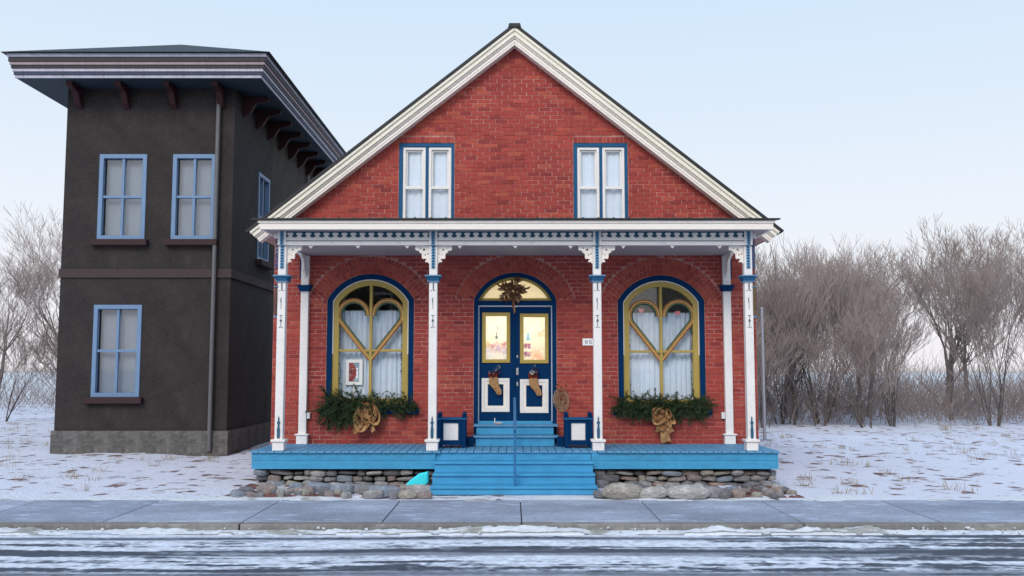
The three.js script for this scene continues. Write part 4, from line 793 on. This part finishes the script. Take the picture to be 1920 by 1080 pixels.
// cloth hung on the outer faces of the two corner posts
for (const [s, c, l] of [[-1, [.20, .13, .20], 'faded purple cloth bundle tied to the corner post beside the dark neighbouring house'], [1, [.22, .20, .20], 'grey cloth bundle tied to the corner post beside the bare trees']]) {
  reseed(190 + s);
  const x = (s < 0 ? POSTX[0] : POSTX[3]) + s * .085, y1 = PY(532, 1.45), y0 = PY(592, 1.45), g = thing('cloth_bundle', l, 'cloth', [x, y0, 1.43]), geo = new THREE.CylinderGeometry(.045, .05, y1 - y0, 24, 12, true), p = geo.attributes.position;
  for (let i = 0; i < p.count; i++) { const a = Math.atan2(p.getZ(i), p.getX(i)), v = p.getY(i), k = 1 + .22 * Math.sin(a * 5 + v * 4) + .12 * Math.sin(v * 14 + a); p.setX(i, p.getX(i) * k * .8); p.setZ(i, p.getZ(i) * k); }
  geo.translate(x, (y0 + y1) / 2, 1.43); geo.computeVertexNormals();
  part('cloth', geo, std(lin(...c), .95, { map: T.burlap }), g);
  part('tie', new THREE.TorusGeometry(.05, .008, 6, 16).rotateX(1.57).translate(x, y1 - .05, 1.43), M.paleBlue, g); part('hook', box(x - s * .03 - .012, x - s * .03 + .012, y1 - .02, y1 + .05, 1.41, 1.45), M.paleBlue, g);
  part('hem', box(x - .04, x + .035, y0 - .03, y0 + .012, 1.40, 1.46, .008), M.paleBlue, g);
}
{ // small ornament left on the door step
  const z = .22, [x, y] = P(932, 790, z), s1 = PY(796.5, .34), g = thing('door_ornament', 'little white figurine lying on the top door step', 'ornament', [x, s1, z]);
  part('base', box(x - .05, x + .07, s1 + .001, s1 + .02, z - .03, z + .03, .006), std(lin(.35, .12, .12), .7), g);
  part('stem', new THREE.CylinderGeometry(.008, .010, .09, 8).translate(x - .04, s1 + .066, z), M.white, g);
  part('wing', box(x - .01, x + .09, s1 + .021, s1 + .034, z - .02, z + .02, .005), M.white, g);
}
// ------------------------------------------------------------------ the neighbouring house
{
  const XR = -6.5, XL = -10.4, Z1 = -4.5, ZM = -8.0, Z2 = -17, YT = 8.45, g = thing('neighbouring_house', 'dark brown stucco house with striped bracketed eaves next to the brick house', 'house', [(XL + XR) / 2, 0, (Z1 + Z2) / 2]);
  const dark = std(lin(.042, .033, .032), .9, { map: T.stucco, bumpMap: T.stoneBump, bumpScale: .006 }), olive = std(lin(.070, .057, .040), .9, { map: T.stucco, bumpMap: T.stoneBump, bumpScale: .006 });
  const wy0 = 4.7, wy1 = 6.95, wz0 = -7.75, wz1 = -6.65;
  const side = (z0, z1, m, hole) => { const q = poly([[-z1, 0], [-z0, 0], [-z0, YT], [-z1, YT]], 0, .3, 0, hole ? [hole] : []); q.rotateY(Math.PI / 2); q.translate(XR - .3, 0, 0); return part('side_wall', q, m, g); };
  side(ZM, Z1, dark, [[-wz1, wy0], [-wz1, wy1], [-wz0, wy1], [-wz0, wy0]]); side(Z2, ZM - .002, olive);
  const fw = part('front_wall', poly([[XL, 0], [XR - .302, 0], [XR - .302, YT], [XL, YT]], Z1 - .3, Z1, 0, [[[XL + .8, 1.3], [XL + .8, 3.4], [XL + 1.9, 3.4], [XL + 1.9, 1.3]], [[XL + .8, 4.9], [XL + .8, 6.9], [XL + 1.9, 6.9], [XL + 1.9, 4.9]], [[XL + 2.5, 4.9], [XL + 2.5, 6.9], [XL + 3.5, 6.9], [XL + 3.5, 4.9]]]), dark, g);
  part('side_wall', plain(XL, XL + .3, 0, YT, Z2, Z1 - .302), dark, g); part('rear_wall', plain(XL, XR, 0, YT, Z2 - .3, Z2 - .002), dark, g); part('floor', plain(XL + .31, XR - .31, 3.9, 4.1, Z2, Z1 - .32), M.floorWood, g);
  { const pm = std(lin(.20, .19, .18), .9, { map: T.stone, bumpMap: T.stoneBump, bumpScale: .02 }), tm = std(lin(.05, .03, .03), .8, { map: T.plankZ });
    part('plinth', box(XL - .05, XR + .05, -.1, .55, Z1 + .001, Z1 + .06, .01), pm, g); part('plinth', box(XR + .001, XR + .06, -.1, .55, Z2, Z1 - .001, .01), pm, g);
    part('belt_course', box(XL - .03, XR + .03, 4.02, 4.22, Z1 + .001, Z1 + .04, .006), tm, g); part('belt_course', box(XR + .001, XR + .04, 4.02, 4.22, Z2, Z1 - .001, .006), tm, g);
    part('downpipe', new THREE.CylinderGeometry(.05, .05, YT - .2, 10).translate(XR - .35, YT / 2, Z1 + .10), std(lin(.12, .12, .13), .5, { map: T.paint }), g);
  }
  const wf = std(lin(.14, .24, .40), .5, { map: T.paint });
  const win = (fn, w, h) => { // window built in its own plane, then placed
    const fr = part('window', fn(poly([[0, 0], [w, 0], [w, h], [0, h]], -.10, .02, .008, [[[.10, .10], [.10, h - .10], [w - .10, h - .10], [w - .10, .10]]])), wf, g);
    part('sash', fn(box(.09, w - .09, h / 2 - .03, h / 2 + .03, -.07, .0, .006)), wf, fr); part('mullion', fn(box(w / 2 - .03, w / 2 + .03, .09, h - .09, -.075, -.01, .006)), wf, fr);
    part('pane', fn(plain(.09, w - .09, .09, h - .09, -.082, -.080)), M.glass, fr); part('blind', fn(plain(.10, w - .10, .10, h - .10, -.2, -.19)), std(lin(.20, .24, .30), .9, { map: T.cloth }), fr);
    part('sill', fn(box(-.10, w + .10, -.14, -.002, -.02, .16, .01)), std(lin(.030, .010, .012), .8), fr);
  };
  win((q) => { q.rotateY(Math.PI / 2); q.translate(XR, wy0, wz1); return q; }, wz1 - wz0, wy1 - wy0);
  for (const [x, y, w, h] of [[XL + .8, 1.3, 1.1, 2.1], [XL + .8, 4.9, 1.1, 2], [XL + 2.5, 4.9, 1, 2]]) win((q) => { q.translate(x, y, Z1); return q; }, w, h);
  part('corner_board', box(XR + .002, XR + .07, 0, YT - .05, -12.3, -12.12, .006), std(lin(.16, .16, .17), .7, { map: T.paint }), g, { label: 'pale downpipe on side wall' });
  // eaves: soffit, brackets, layered cornice boards in alternating paint
  const OX = XR + .80, OZ = Z1 + .8, so = std(lin(.016, .035, .055), .7, { map: T.paint }), red = std(lin(.035, .006, .008), .8, { map: T.paint });
  part('soffit', plain(XL - .8, OX, YT + .002, YT + .04, Z2 - .8, OZ), so, g);
  const bands = [[.0, .07, [.44, .43, .52]], [.07, .14, [.02, .035, .08]], [.14, .21, [.46, .44, .52]], [.21, .28, [.014, .010, .016]], [.28, .35, [.34, .24, .27]], [.35, .45, [.014, .010, .016]], [.45, .53, [.50, .50, .60]]];
  bands.forEach(([a, b, c], i) => { const o = .02 + i * .022, m = std(lin(...c), .6, { map: T.plankZ }); const r = part('cornice_board', box(OX + .001, OX + o, YT + a, YT + b - .004, Z2 - .8, OZ + o, .004), m, g); part('cornice_board', box(XL - .8 - o, OX, YT + a, YT + b - .004, OZ + .001, OZ + o, .004), m, g); });
  for (let z = -5.2; z > -16.5; z -= 1.15) { const q = poly([[0, 0], [.62, 0], [.60, -.10], [.30, -.17], [.16, -.40], [0, -.50]], -.07, .07, .008); q.translate(XR, YT, z); part('bracket', q, red, g); }
  for (let x = XL + .3; x < XR; x += 1.1) { const q = poly([[0, 0], [.62, 0], [.60, -.10], [.30, -.17], [.16, -.40], [0, -.50]], -.07, .07, .008); q.rotateY(-Math.PI / 2); q.translate(x, YT, Z1); part('bracket', q, red, g); }
  const e = .25, hip = new THREE.BufferGeometry(), a = [XL - .8 - e, YT + .53, OZ + e], b = [OX + e, YT + .53, OZ + e], c = [OX + e, YT + .53, Z2 - .8], d = [XL - .8 - e, YT + .53, Z2 - .8], mx = (XL + XR) / 2, r0 = [mx, YT + 1.7, OZ - 2.6], r1 = [mx, YT + 1.7, Z2 + 2];
  hip.setAttribute('position', new THREE.Float32BufferAttribute([a, b, r0, b, c, r1, b, r1, r0, c, d, r1, d, a, r0, d, r0, r1, a, c, b, a, d, c].flat(), 3)); hip.computeVertexNormals(); part('roof', hip, M.black, g);
}
// ------------------------------------------------------------------ houses across the street, mirrored in the window panes
{
  const wallM = std(lin(.10, .075, .06), .9, { map: T.stucco }), pale = std(lin(.62, .58, .50), .8, { map: T.stucco });
  const build = (x0, x1, h, m, label) => {
    const z = 31, g = thing('opposite_house', label, 'house', [(x0 + x1) / 2, 0, z + 4]);
    const holes = []; for (let x = x0 + 1; x < x1 - 1.6; x += 2.4) for (const y of [1, 4.2]) if (y + 2 < h) holes.push([x, y]);
    part('front_wall', poly([[x0, -.1], [x1, -.1], [x1, h], [x0, h]], z, z + .3, 0, holes.map(([x, y]) => [[x, y], [x, y + 1.7], [x + 1.1, y + 1.7], [x + 1.1, y]])), m, g);
    for (const [x, y] of holes) { const f = part('window', poly([[x, y], [x + 1.1, y], [x + 1.1, y + 1.7], [x, y + 1.7]], z + .04, z + .12, .004, [[[x + .09, y + .09], [x + .09, y + 1.61], [x + 1.01, y + 1.61], [x + 1.01, y + .09]]]), M.white, g); part('pane', plain(x + .08, x + 1.02, y + .08, y + 1.62, z + .08, z + .084), M.glass, f); }
    part('side_wall', plain(x0, x0 + .3, -.1, h, z + .302, z + 8), m, g); part('side_wall', plain(x1 - .3, x1, -.1, h, z + .302, z + 8), m, g); part('rear_wall', plain(x0 + .302, x1 - .302, -.1, h, z + 7.7, z + 8), m, g);
    part('roof', plain(x0 - .3, x1 + .3, h + .002, h + .25, z - .4, z + 8.3), M.black, g);
  };
  build(-15.5, 4.6, 9.5, wallM, 'brown flat-roofed house across the street opposite the porch');
  build(8.6, 19, 8.5, pale, 'pale flat-roofed house across the street opposite the bare trees');
}
// ------------------------------------------------------------------ bare trees, pole
const barkM = std(lin(.21, .175, .16), .95, { map: T.stone }), twigM2 = std(lin(.32, .255, .23), .95);
function treeGeos(s, height, spread, depthMax, stems = 0) {
  reseed(s);
  const trunk = [], twigs = [], up = new THREE.Vector3(0, 1, 0), q = new THREE.Quaternion();
  function seg(p, d, l, r0, r1, dep) {
    const g = new THREE.CylinderGeometry(r1, r0, l, dep < 2 ? 7 : 3, 1, true); g.translate(0, l / 2, 0); q.setFromUnitVectors(up, d); g.applyQuaternion(q); g.translate(p.x, p.y, p.z); (dep < 3 ? trunk : twigs).push(g);
  }
  function grow(p, d, l, r, dep) {
    const n = dep < 2 ? 3 : 2; let a = p.clone(), dir = d.clone(), rad = r;
    for (let i = 0; i < n; i++) { const dd = dir.clone().add(new THREE.Vector3(rr(-.16, .16), rr(.0, .14), rr(-.16, .16))).normalize(), ll = l / n, r2 = rad * .82; seg(a, dd, ll, rad, r2, dep); a = a.clone().addScaledVector(dd, ll); dir = dd; rad = r2; if (dep < depthMax && (i > 0 || dep > 0)) for (let k = 0; k < (dep < 1 ? 2 : 1); k++) kid(a, dir, l, rad, dep); }
    if (dep < depthMax) { kid(a, dir, l * 1.1, rad, dep, .35); kid(a, dir, l, rad, dep); }
  }
  function kid(a, dir, l, rad, dep, sp = spread) { const t = rr(0, 6.283), v = new THREE.Vector3(Math.cos(t), rr(.0, .5), Math.sin(t)); grow(a, dir.clone().addScaledVector(v, sp * rr(.6, 1.2)).normalize(), l * rr(.52, .74), Math.max(.006, rad * rr(.5, .72)), dep + 1); }
  if (stems) for (let k = 0; k < stems; k++) { const t = rr(0, 6.283); grow(new THREE.Vector3(.15 * Math.cos(t), -.1, .15 * Math.sin(t)), new THREE.Vector3(.34 * Math.cos(t), 1, .34 * Math.sin(t)).normalize(), height * .40, height * .0055, 1); }
  else grow(new THREE.Vector3(0, -.1, 0), up.clone(), height * .36, height * .013, 0);
  return [planar(mergeGeometries(trunk)), planar(mergeGeometries(twigs))];
}
{
  const kinds = [treeGeos(201, 6.6, .8, 5), treeGeos(202, 5.6, 1.05, 5), treeGeos(203, 7.6, .6, 5), treeGeos(204, 6.8, .9, 5), treeGeos(205, 8.2, .75, 5)];
  const places = [[9.4, -19, 0, .95, 'bare grey tree directly behind the slim metal pole'], [11.2, -22, 1, 1.1, ''], [12.6, -17.5, 2, .9, ''], [14.6, -22, 0, 1.15, ''], [16.6, -19, 1, 1.2, ''], [18.5, -23, 2, 1.1, ''], [21, -20, 0, 1.25, ''], [10.2, -27, 2, 1.2, ''], [13.4, -29, 0, 1.3, ''], [17.2, -29, 1, 1.35, ''], [21.5, -28, 2, 1.3, ''], [8.2, -24, 1, .9, ''], [9.9, -16.5, 1, .72, ''], [8.6, -17.5, 2, .62, ''], [10.9, -19.5, 0, .8, ''], [12.0, -24.5, 4, 1, ''], [15.6, -25.5, 3, 1.25, ''], [19.6, -26, 4, 1.1, ''], [23.5, -24, 3, 1.2, ''], [-20, -30, 4, 1.3, ''], [-24, -27, 3, 1.2, ''], [-19, -36, 0, 1.3, ''], [-26, -38, 4, 1.3, ''], [-22.5, -22, 1, 1.0, ''], [-15, -20, 2, 1.2, ''], [-13.2, -24, 0, 1.25, ''], [-17.4, -25, 1, 1.3, '']];
  reseed(210);
  places.forEach(([x, z, k, s, l], i) => {
    const t = new THREE.Group(); t.name = numbered('bare_tree'); t.position.set(x, -.05, z); t.rotation.y = rr(0, 6.28); t.scale.setScalar(s); scene.add(t);
    t.userData = { label: l || (x < 0 ? 'leafless twiggy tree rising beyond the dark brown neighbouring house' : 'leafless twiggy tree in the thicket beyond the brick house'), category: 'tree', group: x < 0 ? 'bare trees beyond the brown house' : 'bare trees in the thicket' };
    for (const [n, g, m] of [['trunk', kinds[k][0], barkM], ['crown', kinds[k][1], twigM2]]) { const o = new THREE.Mesh(g, m); o.name = n; o.castShadow = o.receiveShadow = true; t.add(o); }
  });
  const shrubs = [treeGeos(231, 4.4, .55, 5, 6), treeGeos(232, 3.6, .7, 5, 7)];
  [[7.4, -13.5, 0, 1], [8.4, -15, 1, 1.1], [10.4, -15.2, 0, 1.2], [8.0, -17, 0, 1.25], [11.6, -14, 1, 1.15], [13, -15.6, 0, 1.05], [9.8, -17.6, 1, 1.35], [16.4, -15.4, 0, 1.15], [18.2, -14, 1, 1], [11.2, -17.4, 0, 1.3], [-13.4, -17, 0, 1.1], [-16, -18.5, 1, 1.2], [-18.6, -17.5, 0, 1]].forEach(([x, z, k, s]) => {
    const t = new THREE.Group(); t.name = numbered('bare_shrub'); t.position.set(x, -.05, z); t.rotation.y = rr(0, 6.28); t.scale.set(s, s * rr(.85, 1.15), s); scene.add(t);
    t.userData = { label: x < 0 ? 'thin-stemmed leafless shrub beyond the dark brown neighbouring house' : 'thin-stemmed leafless shrub in front of the thicket beside the brick house', category: 'shrub', group: x < 0 ? 'bare shrubs beyond the brown house' : 'bare shrubs before the thicket' };
    for (const [n, g, m] of [['stems', shrubs[k][0], barkM], ['crown', shrubs[k][1], twigM2]]) { const o = new THREE.Mesh(g, m); o.name = n; o.castShadow = o.receiveShadow = true; t.add(o); }
  });
  // brush along the yard edge: a tangle nobody could count
  const br = []; reseed(220); const up = new THREE.Vector3(0, 1, 0), q = new THREE.Quaternion();
  for (let i = 0; i < 9500; i++) { const l = rr(.4, 1.7) + 2.2 * rnd() * rnd() * fbm(i / 9500, .5, 40, 4, 2, 90), lf = rnd() < .22, x = lf ? rr(-34, -11.5) : rr(6.6, 30), z = lf ? rr(-40, -26) : rr(-27, -14.5) - 4 * fbm(x / 60 + .5, .3, 20, 4, 2, 91), g = new THREE.CylinderGeometry(.003, .011, l, 3, 1, true); g.translate(0, l / 2, 0); q.setFromUnitVectors(up, new THREE.Vector3(rr(-1, 1), 1, rr(-1, 1)).normalize()); g.applyQuaternion(q); g.translate(x, rr(-.05, 1.5) * rnd(), z); br.push(g); }
  const b = new THREE.Mesh(planar(mergeGeometries(br)), twigM2); b.name = 'brush'; b.userData = { label: 'grey-brown tangle of bare brush under the leafless trees', category: 'brush', kind: 'stuff' }; b.castShadow = b.receiveShadow = true; scene.add(b);
  const z = -9, x = PX(1431, 700, z), p = thing('metal_pole', 'slim grey metal pole standing between brick house and bare trees', 'pole', [x, 0, z]), pm = std(lin(.34, .34, .38), .5, { metalness: .3, map: T.paint });
  part('shaft', new THREE.CylinderGeometry(.036, .045, 3.6, 14).translate(x, 1.8, z), pm, p); part('foot_plate', box(x - .14, x + .14, -.01, .03, z - .14, z + .14), pm, p); part('cap', new THREE.SphereGeometry(.045, 12, 8).translate(x, 3.61, z), pm, p);
}
renderer.render(scene, camera);
